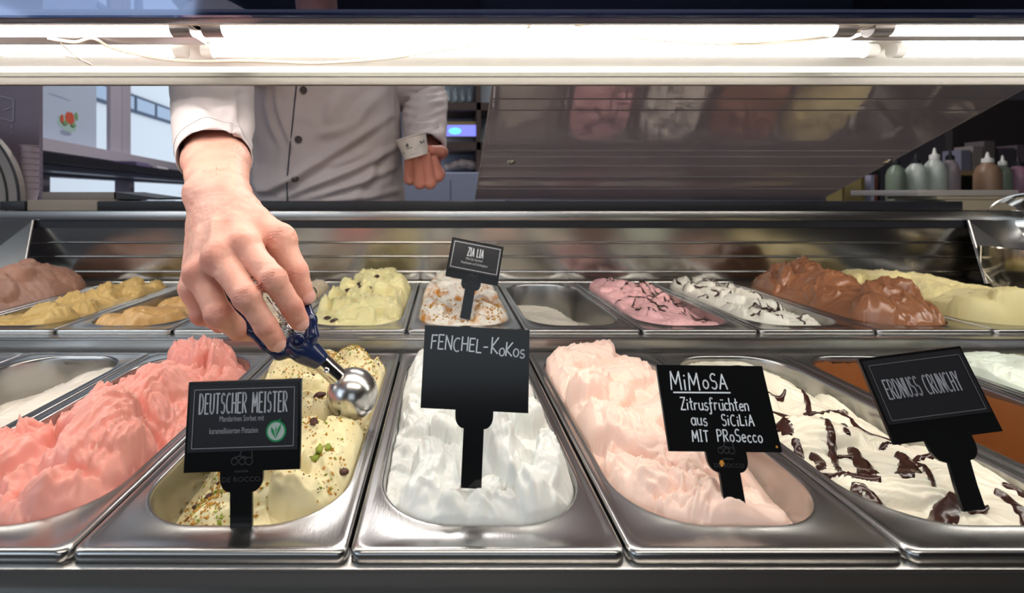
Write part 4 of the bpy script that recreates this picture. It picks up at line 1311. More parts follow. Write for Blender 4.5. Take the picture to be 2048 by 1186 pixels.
def emblem(t, pl, s, y, mt):
    mb = MB()
    # small three-wheeled cart outline and two lines of lettering, embossed
    for cx, cy, r in ((-.30, 0, .13), (.02, 0, .13), (.30, .0, .15)):
        P = arc(cx * s, y + cy * s, r * s, r * s, 0, 360, 14)
        for i in range(14):
            (a, b), (c, d) = P[i], P[i + 1]
            dx, dy = c - a, d - b; L = math.hypot(dx, dy); ux, uy = dx / L, dy / L; w = s * .02
            mb.add([pl.p(a - uy * w, b + ux * w, .0016), pl.p(c - uy * w, d + ux * w, .0016), pl.p(c + uy * w, d - ux * w, .0016), pl.p(a + uy * w, b - ux * w, .0016)], [(3, 2, 1, 0)])
    for seg in (((-.42, .12), (-.1, .2)), ((-.1, .2), (.0, .42)), ((.0, .42), (.4, .44)), ((.4, .44), (.44, .12)), ((-.1, .2), (.2, .15))):
        (a, b), (c, d) = [(q[0] * s, y + q[1] * s) for q in seg]
        dx, dy = c - a, d - b; L = math.hypot(dx, dy); ux, uy = dx / L, dy / L; w = s * .022
        mb.add([pl.p(a - uy * w, b + ux * w, .0016), pl.p(c - uy * w, d + ux * w, .0016), pl.p(c + uy * w, d - ux * w, .0016), pl.p(a + uy * w, b - ux * w, .0016)], [(3, 2, 1, 0)])
    for k in range(7):
        a = (-.27 + k * .082) * s; b = y - s * .42
        mb.add([pl.p(a, b, .0016), pl.p(a + s * .05, b, .0016), pl.p(a + s * .05, b + s * .07, .0016), pl.p(a, b + s * .07, .0016)], [(0, 1, 2, 3)])
    V, Fc = text_mesh(pl, 'DE ROCCO', 0, y - s * .78, s * .27, 1.15, .0016); mb.add(V, Fc)
    mb.build('embossed_mark', mt, t)


# crumb-topped ice cream sign
t, pl, W, H = sign('flavour_sign', [(383, 764), (607, 757), (598, 937), (365, 945)], .325, .315, (475, 1062), .300, 'black flavour sign lettered DEUTSCHER MEISTER with a round green leaf mark', .0072, .0142)
x, y0, y1 = printed_card(t, pl, W, H)
mb = MB(); frame_lines(mb, pl, -x * .91, x * .93, y0 + .0025, y1 - .0028, .0005); mb.build('border_line', PRINT_DIM, t)
mb = MB(); strokes(mb, pl, 'DEUTSCHER MEISTER', .0004, y1 - .0182, .0126, .365, .0010, .13, seed=3); mb.build('lettering', mat('print_dim_white', (.50, .53, .58), .6, noise=(200, .3, (.42, .45, .5))), t)
V, Fc = text_mesh(pl, 'Mandarinen Sorbet mit', -.001, y1 - .0235, .0052, .62, .0021); mb = MB().add(V, Fc)
V, Fc = text_mesh(pl, 'karamellisierten Pistazien', -.006, y1 - .0310, .0052, .62, .0021); mb.add(V, Fc); mb.build('small_lettering', mat('print_dim_grey', (.34, .36, .40), .6, noise=(200, .3, (.3, .32, .36))), t)
GREEN = mat('label_green', srgb(24, 140, 84), .5, noise=(50, .3, srgb(20, 120, 72)))
PALE = mat('label_pale', srgb(176, 196, 190), .6, noise=(50, .3, srgb(160, 184, 176)))
cxv, cyv = x * .61, y0 + .0118
mb = MB(); disc_on(mb, pl.p(cxv, cyv, .0022), pl.U, pl.V, .0068, .0068, 32); mb.build('round_label', GREEN, t)
mb = MB(); disc_on(mb, pl.p(cxv, cyv, .0024), pl.U, pl.V, .0056, .0056, 32); mb.build('round_label_field', PALE, t)
mb = MB()
for a, b, w in (((-.0034, .0030), (-.0002, -.0046), .0020), ((.0034, .0050), (-.0002, -.0046), .0017), ((.0, .0036), (.0, -.004), .0008), ((.0012, .0060), (.0034, .0082), .0012)):
    dx, dy = b[0] - a[0], b[1] - a[1]; L = math.hypot(dx, dy); ux, uy = dx / L, dy / L
    P = [(a[0], a[1]), (a[0] + dx * .35 - uy * w / 2, a[1] + dy * .35 + ux * w / 2), (b[0], b[1]), (a[0] + dx * .35 + uy * w / 2, a[1] + dy * .35 - ux * w / 2)]
    mb.add([pl.p(cxv + q[0], cyv + q[1], .0026) for q in P], [(3, 2, 1, 0)])
mb.build('leaf_mark', GREEN, t)
emblem(t, pl, .016, .0062, EMBOSS)

# white ice cream sign
t, pl, W, H = sign('flavour_sign', [(848, 650), (1057, 660), (1058, 826), (843, 815)], .350, .340, (943, 942), .330, 'black flavour sign chalked FENCHEL-KoKos in the white ice cream', .0072, .0135)
mb = MB()
strokes(mb, pl, 'FENCHEL-', -.0118, H - .0170, .0094, .84, .00095, .17, .06, .06, 5, .0014, -.03)
strokes(mb, pl, 'K', .0138, H - .0175, .0112, .8, .00095, .15, .06, .0, 6, .0014)
strokes(mb, pl, 'oKos', .0262, H - .0190, .0098, .86, .00095, .12, .06, .05, 7, .0014, -.03)
mb.build('chalk_lettering', INK, t)

# peach ice cream sign
t, pl, W, H = sign('flavour_sign', [(1312, 730), (1523, 732), (1562, 905), (1337, 902)], .352, .330, (1476, 1032), .312, 'black flavour sign chalked MIMOSA in the peach ice cream', .0070, .0140)
mb = MB()
strokes(mb, pl, 'MiM', -.0195, H - .0165, .0118, .85, .0010, .20, .05, .05, 8, .0014)
strokes(mb, pl, 'oSA', .0022, H - .0158, .0100, .85, .0010, .20, .05, .03, 9, .0014)
mb.add([pl.p(-.0300, H - .0182, .0014), pl.p(.0115, H - .0180, .0014), pl.p(.0115, H - .0190, .0014), pl.p(-.0300, H - .0192, .0014)], [(3, 2, 1, 0)])
strokes(mb, pl, 'Zitrusfr', -.0125, H - .0300, .0080, .80, .00085, .15, .06, .04, 10, .0014)
strokes(mb, pl, 'u"chten', .0122, H - .0300, .0080, .80, .00085, .14, .06, .04, 11, .0014)
strokes(mb, pl, 'aus', -.0145, H - .0398, .0080, .82, .00085, .17, .06, .04, 12, .0014)
strokes(mb, pl, 'SiCiLiA', .0130, H - .0398, .0070, .82, .00085, .20, .06, .05, 13, .0014)
strokes(mb, pl, 'MIT', -.0155, H - .0500, .0068, .82, .00085, .22, .06, .04, 14, .0014)
strokes(mb, pl, 'PRoSecco', .0120, H - .0502, .0076, .80, .00085, .18, .06, .04, 15, .0014)
mb.build('chalk_lettering', INK, t)
emblem(t, pl, .013, .0008, EMBOSS)
mb = MB(); disc_on(mb, pl.p(-.0045, -.0070, .0014), pl.U, pl.V, .0018, .0018, 12, .2, rr); disc_on(mb, pl.p(W * .46, .0035, .0014), pl.U, pl.V, .0008, .0008, 10); mb.build('ice_cream_spot', NUT, t)

# streaked ice cream sign
t, pl, W, H = sign('flavour_sign', [(1716, 718), (1918, 692), (2002, 862), (1785, 890)], .362, .340, (1935, 985), .322, 'black flavour sign lettered ERDNUSS CRUNCHY, leaning at the right', .0075, .0165)
x, y0, y1 = printed_card(t, pl, W, H)
mb = MB(); frame_lines(mb, pl, -x * .93, x * .91, y0 + .0025, y1 - .0035, .0006); mb.build('border_line', mat('print_very_dim', (.09, .095, .105), .6, noise=(200, .3, (.08, .08, .09))), t)
mb = MB(); strokes(mb, pl, 'ERDNUSS CRUNCHY', -.0015, (y0 + y1) / 2 - .0055, .0128, .385, .0010, .12, seed=3); mb.build('lettering', mat('print_dim_white_two', (.28, .30, .34), .6, noise=(200, .3, (.24, .26, .3))), t)

# caramel ripple sign, small in the rear row
t, pl, W, H = sign('flavour_sign', [(905, 475), (1007, 494), (995, 573), (890, 552)], .745, .730, (932, 622), .725, 'small black flavour sign lettered ZIA LIA leaning right in the rear row', .0078, .0150)
x, y0, y1 = printed_card(t, pl, W, H)
mb = MB(); frame_lines(mb, pl, -x * .92, x * .93, y0 + .003, y1 - .003, .0007); mb.build('border_line', PRINT, t)
mb = MB(); strokes(mb, pl, 'ZIA LIA', 0, y1 - .0215, .0125, .40, .0013, .16); mb.build('lettering', PRINT, t)
V, Fc = text_mesh(pl, 'Milch Eis, Karamell,', -.001, y1 - .0280, .0055, .62, .0021); mb = MB().add(V, Fc)
V, Fc = text_mesh(pl, 'Haseln\u00fcssen und Schokoglasur', 0, y1 - .0345, .0055, .62, .0021); mb.add(V, Fc); mb.build('small_lettering', mat('print_pale_grey', (.5, .5, .52), .6, noise=(200, .3, (.44, .44, .46))), t)
emblem(t, pl, .018, .0060, EMBOSS)

# ================================================================== PERSON
SKIN = mat('skin', srgb(226, 176, 158), .46, noise=(70, .55, srgb(216, 152, 134)), bump=(900, .25, (1, 1, 1), .0003), sss=(.25, (1, .35, .2), .006), vcol=('red', srgb(196, 108, 92)))
NAIL = mat('fingernail', srgb(226, 170, 160), .3, noise=(200, .3, srgb(232, 184, 172)), coat=.2)
JACK = mat('jacket_cotton', srgb(206, 196, 196), .85, noise=(40, .4, srgb(196, 186, 188)), bump=(900, .15, (1, 1, 1), .0003))
per = thing('person', (-.32, 1.30, 0), 'person in a light grey button jacket scooping ice cream and holding a paper cup', 'person')

wr = Q(437, 388, .485)
J = lambda a, b, c: np.array(Q(a, b, c))
idx = [J(490, 494, .430), J(546, 560, .404), J(583, 613, .410), J(599, 643, .416)]
mid = [J(440, 518, .421), J(494, 594, .392), J(532, 652, .396), J(553, 685, .402)]
rng_ = [J(402, 550, .430), J(438, 628, .412), J(478, 660, .430), J(510, 666, .446)]
pin = [J(388, 575, .450), J(404, 628, .452), J(440, 648, .468), J(470, 648, .478)]
thm = [J(478, 425, .472), J(560, 480, .456), J(592, 545, .450), J(609, 592, .452)]
lo = np.min([p for f in (idx, mid, rng_, pin, thm) for p in f] + [J(370, 330, .56), J(500, 330, .56)], 0) - .03
hi = np.max([p for f in (idx, mid, rng_, pin, thm) for p in f] + [J(370, 250, .64), J(500, 250, .64)], 0) + .03
S0 = SDF(lo, hi, .00125)
wl = [J(462, 400, .480), J(445, 398, .476), J(426, 398, .478), J(409, 402, .486)]
for w, f, r0, r1 in ((wl[0], idx, .0155, .0135), (wl[1], mid, .0155, .0135), (wl[2], rng_, .0155, .0130), (wl[3], pin, .0150, .0125)):
    S0.cap(w, f[0], r0, r1, .014)
S0.cap(wl[0], thm[0], .016, .017, .012)
S0.cap(thm[0], thm[1], .0175, .0135, .010)
S0.cap(J(505, 440, .462), J(520, 490, .455), .011, .0065, .012)
S0.cap(J(480, 430, .475), J(440, 540, .455), .016, .014, .014)
# wrist and forearm
S0.cap(J(416, 390, .492), J(456, 390, .492), .0195, .0195, .012)
fa0, fa1 = J(414, 385, .498), J(410, 320, .580)
fb0, fb1 = J(459, 388, .496), J(456, 325, .580)
S0.cap(fa0, fa1, .0195, .0245, .012); S0.cap(fb0, fb1, .0195, .0245, .012)
S0.cap(fa1, J(412, 250, .66), .0235, .027, .012); S0.cap(fb1, J(454, 250, .66), .0235, .027, .012)
# knuckle bumps and tendons
S0.ell(idx[0] + np.array([0, -.004, .004]), (.0115, .0115, .0115), .008)
S0.ell(mid[0] + np.array([0, -.004, .004]), (.0115, .0115, .0115), .008)
S0.ell(rng_[0] + np.array([-.001, -.003, .003]), (.0110, .0110, .0110), .008)
for w, f in ((wl[0], idx), (wl[1], mid), (wl[2], rng_)):
    a = w * .45 + f[0] * .55; tw = np.array([0, -.0125, .008])
    S0.cap(a + tw * .92, f[0] + tw * .78, .0024, .0030, .007)
S0.ell(J(398, 384, .488), (.010, .010, .012), .01)   # ulna head
fingers = []
for f, r in ((idx, (.0130, .0106, .0092, .0082)), (mid, (.0130, .0106, .0092, .0082)), (rng_, (.0128, .0106, .0092, .0080)), (pin, (.0120, .0094, .0082, .0072)), (thm, (.0135, .0132, .0112, .0092))):
    s = S0.blank()
    i0 = 1 if f is thm else 0
    s.chain(f[i0:], r[i0:], .003)
    s.ell(f[1] + (f[1] - (f[0] + f[2]) / 2) * .10, (r[1] * 1.04,) * 3, .004)
    fingers.append(s)
base = S0.F.copy()
tot = base.copy()
for s, k in zip(fingers, (.007, .007, .007, .007, .008)):
    tot = np.minimum(tot, SDF.smin(base, s.F, k))
S0.F = tot
HV, HF = S0.mesh()
HV = relax(HV, HF, 2, .45)
HN = vnormals(HV, HF)
# creases over the joints, finger by finger
red = np.zeros(len(HV))
disp = np.zeros(len(HV))
for f, r in ((idx, .011), (mid, .011), (rng_, .011), (thm, .012), (pin, .010)):
    for j, sp, amp in ((1, .0016, .00042), (2, .0014, .00026)):
        ax = f[j + 1] - f[j - 1]; ax = ax / np.linalg.norm(ax)
        rel = HV - f[j]
        tt = rel @ ax; rad = np.linalg.norm(rel - tt[:, None] * ax, axis=1)
        dors = np.clip((HN @ ((f[j] - (f[j - 1] + f[j + 1]) / 2) / (np.linalg.norm(f[j] - (f[j - 1] + f[j + 1]) / 2) + 1e-9))) * .8 + .45, 0, 1) if f is not thm else np.clip(-HN[:, 1] + .3, 0, 1)
        m_ = np.exp(-(tt / (sp * 3.0)) ** 2) * (rad < r * 1.45) * dors
        wob = .0006 * np.sin(rel[:, 0] * 900)
        disp -= 1.8 * amp * m_ * (.5 + .5 * np.cos((tt + wob) / sp * 2 * math.pi * .75)) * 1.6
        red += .38 * np.exp(-(tt / .007) ** 2) * (rad < r * 1.5) * dors
    rel = HV - f[3]; red += .45 * np.exp(-(np.linalg.norm(rel, axis=1) / .012) ** 2)
for f in (idx, mid, rng_):
    red += .55 * np.exp(-(np.linalg.norm(HV - (f[0] + np.array([0, -.01, .006])), axis=1) / .011) ** 2)
red += .35 * np.clip(noise3(HV, 45, 5) + .1, 0, 1)
disp += .0007 * noise3(HV, 80, 3) + .00035 * noise3(HV, 280, 8)
# fine skin lines on the back of the hand
HV = HV + HN * disp[:, None]
red = np.clip(red, 0, .9)

# coarse rest of the body: trunk, neck, head, legs, left arm and left hand
tcx = -.316
def body_sdf():
    s = SDF((-.66, .88, 0.0), (.06, 1.50, 1.95), .011)
    c = lambda x, y, z: np.array((tcx + x, y, z))
    s.ell(c(0, 1.290, 1.00), (.15, .085, .16), .03); s.ell(c(0, 1.275, 1.22), (.15, .075, .20), .03); s.ell(c(0, 1.240, 1.43), (.14, .06, .14), .03)
    s.cap(c(-.11, 1.215, 1.52), c(.11, 1.215, 1.52), .04, .04, .03)
    s.cap(c(0, 1.21, 1.55), c(0, 1.16, 1.68), .050, .050, .03)
    for sg in (-1, 1):
        s.cap(c(.085 * sg, 1.32, .95), c(.10 * sg, 1.33, .50), .085, .058, .03); s.cap(c(.10 * sg, 1.33, .50), c(.10 * sg, 1.36, .09), .055, .040, .02)
        s.cap(c(.10 * sg, 1.37, .05), c(.11 * sg, 1.22, .035), .04, .032, .02)
    hc = c(0, 1.12, 1.78)
    s.ell(hc + np.array((0, .015, .03)), (.076, .094, .092), .02); s.ell(hc + np.array((0, -.02, -.045)), (.055, .065, .065), .03)
    s.cap(hc + np.array((0, -.088, .010)), hc + np.array((0, -.104, -.022)), .009, .014, .015)
    for sg in (-1, 1):
        s.ell(hc + np.array((.079 * sg, .015, -.005)), (.010, .020, .030), .006)
        s.ell(hc + np.array((.032 * sg, -.087, .014)), (.015, .010, .010), .008, sub=True)
    s.ell(hc + np.array((0, -.088, -.052)), (.024, .010, .010), .008)
    e1 = np.array(Q(428, 130, .80)); e2 = np.array(Q(852, 190, 1.38))
    s.cap(c(-.12, 1.19, 1.52), e1, .040, .038, .02); s.cap(e1, np.array(Q(432, 255, .655)), .038, .030, .01)
    s.cap(c(.12, 1.22, 1.52), e2, .040, .034, .02); s.cap(e2, np.array(Q(851, 300, 1.13)), .034, .026, .01)
    return s.mesh()


BV, BF = body_sdf()
# left hand, finer, curled under the cup
bl = np.array([Q(a, b, c)[:] for a in (800, 900) for b in (285, 385) for c in (1.03, 1.17)])
S1 = SDF(bl.min(0) - .012, bl.max(0) + .012, .0018)
lw = J(858, 292, 1.150)
fx_ = [(820, 358, 1.085), (840, 366, 1.075), (860, 366, 1.070), (876, 352, 1.078)]
ft_ = [(818, 322, 1.062), (836, 318, 1.052), (852, 314, 1.052), (866, 318, 1.070)]
Bs = S1
Bs.cap(lw, J(852, 325, 1.135), .027, .030, .02)
for a in fx_: Bs.cap(J(855, 318, 1.135), J(a[0], a[1] - 6, a[2] + .035), .020, .014, .016)
Bs.cap(J(868, 300, 1.130), J(884, 305, 1.100), .017, .0135, .014)
b1 = Bs.F.copy(); t1 = b1.copy()
for a, b in zip(fx_, ft_):
    s = Bs.blank(); s.chain([J(a[0] + 2, a[1] - 4, a[2] + .035), J(*a), J(*b)], [.0148, .0138, .0118], .004)
    t1 = np.minimum(t1, SDF.smin(b1, s.F, .006))
s = Bs.blank(); s.chain([J(884, 305, 1.100), J(880, 302, 1.076), J(864, 300, 1.060)], [.0135, .0125, .0105], .004)
t1 = np.minimum(t1, SDF.smin(b1, s.F, .006))
Bs.F = t1
LV, LF = Bs.mesh(); LV = relax(LV, LF, 2, .4)
allV = np.concatenate([HV, BV, LV]); allF = np.concatenate([HF, BF + len(HV), LF + len(HV) + len(BV)])
body = mk('body', allV, allF, SKIN, per)
set_attr(body, 'red', np.concatenate([red, np.full(len(BV), .3), np.full(len(LV), .55)]))
hand_bvh = BVHTree.FromPolygons(HV.tolist(), HF.tolist())


def ray_px(bvh, px, py):
    d = (Q(px, py, 1.0) - Vector((0, 0, HC))).normalized()
    return bvh.ray_cast(Vector((0, 0, HC)), d)


# nails: curved plates on the tips
def nail(f, r, up_hint, L=.0115, W_=.0058, back=.0015):
    a = Vector(f[3]) ; d = (Vector(f[3]) - Vector(f[2])).normalized()
    n = Vector(up_hint); n = (n - d * n.dot(d)).normalized(); s = d.cross(n)
    V = []; nu, nv = 9, 9
    for i in range(nv):
        v = i / (nv - 1)
        for j in range(nu):
            u = -1 + 2 * j / (nu - 1)
            w = W_ * (1 - .10 * v ** 3) * (.80 + .20 * min(1, v * 4 + .2))
            yy_ = (v - .5) * L + r * .50 - back
            if v < .5: yy_ -= 0; 
            yy_ += -(u * u) * L * (.16 if v > .5 else -.10) * abs(v - .5) * 2
            ang = u * w / r
            lift = r * 1.035 - .0022 * max(0, v - .35) ** 1.2
            V.append(a + d * yy_ + (n * math.cos(ang) + s * math.sin(ang)) * lift)
    Fc = [(i * nu + j, i * nu + j + 1, (i + 1) * nu + j + 1, (i + 1) * nu + j) for i in range(nv - 1) for j in range(nu - 1)]
    # project on to the finger so that it sits on the skin
    P = []
    for q in V:
        h = hand_bvh.find_nearest(q)
        P.append(h[0] + h[1] * .0010 if h[0] is not None and (h[0] - q).length < .006 else q)
    mk('fingernail', P, Fc, NAIL, per)


camd = lambda f: (Vector((0, 0, HC)) - Vector(f[3])).normalized()
nail(idx, .0082, camd(idx) + Vector((.10, 0, .15)))
nail(mid, .0082, camd(mid) + Vector((.0, 0, .15)))
nail(thm, .0092, camd(thm) + Vector((.75, 0, .1)), .0125, .0068)
# arm hair
rnd = random.Random(12)
HAIR = mat('arm_hair', srgb(150, 104, 62), .6, noise=(100, .4, srgb(120, 80, 46)))
sel = np.where((HV[:, 2] > Q(430, 440, .47).z) & (HV[:, 1] < .66))[0]
mb = MB()
adir = Vector(fb0) - Vector(fb1)
adir.normalize()
for k in range(1100):
    i = int(sel[rnd.randrange(len(sel))]); p = Vector(HV[i]); n = Vector(HN[i])
    if n.y < -.40 or (n.y > .55 and rnd.random() < .7): continue
    d = (adir * .9 + n * rnd.uniform(.08, .45) + Vector((rnd.gauss(0, .3), rnd.gauss(0, .3), rnd.gauss(0, .3)))).normalized()
    L = rnd.uniform(.004, .009)
    s = d.cross(n).normalized() * .00009
    q1 = p + d * L * .5 + n * .0004; q2 = p + d * L + adir * L * .25
    mb.add([p - s, p + s, q1 + s, q1 - s, q2], [(0, 1, 2, 3), (3, 2, 4)])
mb.build('arm_hair', HAIR, per, kind='stuff')

# ---- jacket: trunk, two sleeves
def loft(rings, n=96):
    V = []; Fc = []
    for (c, ax, ay, rx_, ry_, pw) in rings:
        for k in range(n):
            a = 2 * math.pi * k / n
            cs, sn = math.cos(a), math.sin(a)
            V.append(np.array(c) + np.array(ax) * rx_ * math.copysign(abs(cs) ** pw, cs) + np.array(ay) * ry_ * math.copysign(abs(sn) ** pw, sn))
    for i in range(len(rings) - 1):
        for k in range(n):
            k2 = (k + 1) % n
            Fc.append((i * n + k, i * n + k2, (i + 1) * n + k2, (i + 1) * n + k))
    return np.array(V), np.array(Fc)


def smooth_rings(keys, m):
    """keys: (t, c, rx, ry)"""
    ts = np.array([k[0] for k in keys]); out = []
    arr = np.array([[*k[1], k[2], k[3]] for k in keys])
    T = np.linspace(ts[0], ts[-1], m)
    res = np.stack([np.interp(T, ts, arr[:, j]) for j in range(arr.shape[1])], 1)
    for _ in range(6):
        res[1:-1] = (res[:-2] + 2 * res[1:-1] + res[2:]) / 4
    return res


res = smooth_rings([(0, (tcx, 1.285, .86), .205, .130), (.15, (tcx, 1.28, .98), .205, .130), (.35, (tcx + .004, 1.268, 1.16), .203, .128), (.55, (tcx + .006, 1.25, 1.33), .196, .126), (.75, (tcx + .004, 1.235, 1.46), .192, .122), (.92, (tcx, 1.218, 1.56), .170, .095), (1.0, (tcx, 1.205, 1.615), .075, .068)], 160)
TV, TF = loft([((r[0], r[1], r[2]), (1, 0, 0), (0, 1, 0), r[3], r[4], .85) for r in res], 240)


def sleeve(keys, m, n=120, pw=1.0):
    res = smooth_rings(keys, m)
    rings = []
    for i in range(m):
        t = res[min(i + 1, m - 1), :3] - res[max(i - 1, 0), :3]; t /= np.linalg.norm(t)
        side = np.cross(t, np.array((0, 0, 1.))); side /= np.linalg.norm(side); up = np.cross(side, t)
        rings.append((res[i, :3], side, up, res[i, 3], res[i, 4], pw))
    V, Fc = loft(rings, n)
    # inner hem at the cuff end: rings folded back inside
    e = rings[-1]; t = res[-1, :3] - res[-3, :3]; t /= np.linalg.norm(t)
    extra = [(e[0] + t * .0006, e[1], e[2], e[3] - .0015, e[4] - .0015, pw), (e[0] - t * .02, e[1], e[2], e[3] - .0035, e[4] - .0035, pw), (e[0] - t * .05, e[1], e[2], e[3] - .004, e[4] - .004, pw)]
    V2, _ = loft(extra, n)
    b = len(V) - n
    V = np.concatenate([V, V2])
    F2 = [(b + i * n + k, b + i * n + (k + 1) % n, b + (i + 1) * n + (k + 1) % n, b + (i + 1) * n + k) for i in range(3) for k in range(n)]
    return V, np.concatenate([Fc, np.array(F2)])


cuffR = Q(430, 318, .585)
RV, RF = sleeve([(0, (tcx - .135, 1.19, 1.52), .078, .078), (.35, tuple(Q(432, 70, .94)), .072, .072), (.62, tuple(Q(426, 178, .735)), .060, .060), (.85, tuple(Q(428, 262, .635)), .050, .050), (1, tuple(cuffR), .0430, .0430)], 150)
SV, SF = sleeve([(0, (tcx + .135, 1.22, 1.52), .078, .078), (.30, (-.10, 1.30, 1.47), .070, .070), (.55, tuple(Q(850, 190, 1.37)), .066, .066), (.80, tuple(Q(849, 245, 1.22)), .056, .056), (1, tuple(Q(851, 300, 1.11)), .046, .046)], 130)


def folds(V, Fc, segs, front=True, extra=0.0, seed=1):
    N = vnormals(V, Fc)
    px, py = proj(V)
    d = np.zeros(len(V))
    for (x0, y0, x1, y1, w, amp) in segs:
        dx, dy = x1 - x0, y1 - y0; L2 = dx * dx + dy * dy
        t = ((px - x0) * dx + (py - y0) * dy) / L2
        tc = np.clip(t, 0, 1)
        # gently curved ridge
        bow = np.sin(tc * math.pi) * w * .8
        ex, ey = px - x0 - tc * dx, py - y0 - tc * dy
        side = (-ex * dy + ey * dx) / math.sqrt(L2)
        r = np.sqrt(np.maximum(ex ** 2 + ey ** 2 - side ** 2, 0) + (side - bow) ** 2)
        d += amp * np.exp(-(r / w) ** 2) * (.25 + .75 * np.sin(np.clip(tc, .03, .97) * math.pi)) * (1 + .0 * side)
        d -= amp * .6 * np.exp(-(((r - w * 1.6)) / w) ** 2) * (side > bow) * np.sin(np.clip(tc, .03, .97) * math.pi)
    fr = np.clip(-N[:, 1] * 2, 0, 1) if front else 1
    d = d * fr + extra * noise3(V, 14, seed, 3)
    return V + N * 1.35 * d[:, None]


TV = folds(TV, TF, [(520, 385, 780, 230, 9, .010), (560, 395, 800, 290, 8, .011), (600, 398, 790, 335, 7, .010), (640, 400, 800, 380, 7, .008), (530, 175, 560, 290, 7, .008), (548, 175, 590, 300, 6, .006),
                   (505, 390, 640, 330, 8, .009), (500, 360, 560, 385, 8, .007), (690, 180, 660, 260, 14, .006), (770, 180, 700, 270, 12, .006), (620, 270, 720, 240, 10, .004), (500, 250, 520, 380, 8, .007), (640, 330, 740, 300, 8, .006), (700, 400, 760, 300, 9, .006)], True, .006, 4)
RV = folds(RV, RF, [(480, 190, 505, 280, 9, .006), (365, 200, 480, 190, 12, .005), (470, 230, 490, 330, 7, .004), (400, 190, 470, 240, 14, .004)], False, .0030, 6)
SV = folds(SV, SF, [(805, 200, 890, 190, 6, .008), (805, 215, 885, 212, 6, .007), (812, 232, 888, 225, 7, .006), (820, 185, 893, 178, 5, .007), (815, 255, 870, 243, 8, .004), (850, 270, 885, 235, 8, .004)], False, .004, 8)
jv = np.concatenate([TV, RV, SV]); jf = np.concatenate([TF, RF + len(TV), SF + len(TV) + len(RV)])
jacket = mk('jacket', jv, jf, JACK, per)
jb = BVHTree.FromPolygons(TV.tolist(), TF.tolist())
PIPE = mat('dark_piping', srgb(40, 44, 66), .7, noise=(100, .3, srgb(54, 58, 80)))
pts = []
for px, py in ((600, 60), (598, 120), (593, 172), (589, 210), (585, 250), (581, 290), (577, 330), (574, 365), (575, 398), (577, 430)):
    h = ray_px(jb, px, py)
    if h[0] is not None: pts.append(h[0] + h[1] * .001)
MB().tube(catmull(pts, 5), .0016, 8).build('piping', PIPE, jacket, smooth=True)
BUT = mat('metal_button', srgb(120, 112, 108), .35, .7, noise=(300, .6, srgb(60, 56, 56)))
for px, py in ((612, 95), (607, 180), (597, 279), (590, 358)):
    h = ray_px(jb, px, py)
    if h[0] is None: continue
    n = h[1] if h[1].y < 0 else -h[1]
    autosmooth(MB().lathe(h[0] - n * .001, n, [(0, .0088), (.0035, .0088), (.0048, .0078), (.0044, .0060), (.0034, .0054), (.0034, .003), (.0040, .0)], 24).build('button', BUT, jacket))
# cuff seams
# stitched seam line near the hem
for (V, c, r, nm) in ((RV, 150, 0, 0),):
    n = 120; ring = V[(150 - 7) * n:(150 - 6) * n]
    cc = ring.mean(0)
    P = [Vector(cc + (q - cc) * 1.006) for q in ring] ; P.append(P[0])
    MB().tube(P, .00035, 5, caps=False).build('hem_seam', mat('hem_thread', srgb(180, 172, 172), .8, noise=(100, .3, srgb(170, 160, 160))), jacket)
# trousers, shoes, hair
TRO = mat('black_trousers', (.03, .03, .035), .9, noise=(40, .4, (.045, .045, .05)))
for sg in (-1, 1):
    V, Fc = loft([((tcx + x * sg, y, z), (1, 0, 0), (0, 1, 0), r, r, 1) for x, y, z, r in ((.085, 1.32, .98, .105), (.09, 1.325, .8, .098), (.10, 1.33, .5, .078), (.10, 1.35, .3, .068), (.10, 1.36, .10, .066))], 40)
    mk('trouser_leg', V, Fc, TRO, per)
    s = SDF((tcx + .105 * sg - .08, 1.13, -.01), (tcx + .105 * sg + .08, 1.46, .12), .005)
    s.cap((tcx + .10 * sg, 1.38, .052), (tcx + .112 * sg, 1.22, .042), .050, .040, .02)
    V, Fc = s.mesh(); V[:, 2] = np.maximum(V[:, 2], 0.001); mk('shoe', V, Fc, BLACK, per)
s = SDF((tcx - .12, .98, 1.68), (tcx + .12, 1.28, 1.96), .005)
s.ell((tcx, 1.142, 1.822), (.084, .102, .096), .01)
s.ell((tcx, 1.02, 1.76), (.085, .075, .075), .01, sub=True)
V, Fc = s.mesh(); mk('hair', V, Fc, mat('brown_hair', srgb(70, 50, 36), .6, noise=(120, .6, srgb(50, 34, 24), (1, 1, .1))), per)
# finger ring
rp = Vector(J(834, 372, 1.072)); 
MB().lathe(Vector(J(838, 360, 1.078)) - Vector((0, 0, .0028)), Vector((.05, -.1, 1)), [(-.0012, .0128), (-.0012, .0134), (.0012, .0134), (.0012, .0128)], 28).build('finger_ring', mat('gold', srgb(220, 180, 90), .25, 1., noise=(50, .3, srgb(200, 160, 80))), per, smooth=True)

# ================================================================== PAPER CUP
cb, ct_ = Q(833, 313, 1.045), Q(822, 273, 1.045)
ax = (ct_ - cb).normalized(); ax = (ax + Vector((0, -.12, 0))).normalized(); hh = (ct_ - cb).length
cup = thing('paper_cup', cb, 'small white paper cup held in the person\'s left hand', 'cup')
CUPM = mat('white_card', srgb(236, 230, 226), .6, noise=(40, .3, srgb(228, 220, 216)))
autosmooth(MB().lathe(cb, ax, [(0.001, 0), (.001, .0262), (0, .0265), (hh * .5, .0305), (hh, .0340), (hh + .001, .0352), (hh, .0358), (hh - .0018, .0350), (hh - .001, .0338), (hh * .5, .0298), (.003, .0258), (.003, 0)], 56).build('cup_wall', CUPM, cup), 30)
MARK = mat('cup_print', srgb(70, 72, 84), .6, noise=(200, .4, srgb(90, 92, 100)))
u = Vector((1, 0, 0)); u = (u - ax * u.dot(ax)).normalized(); nrm = u.cross(ax)
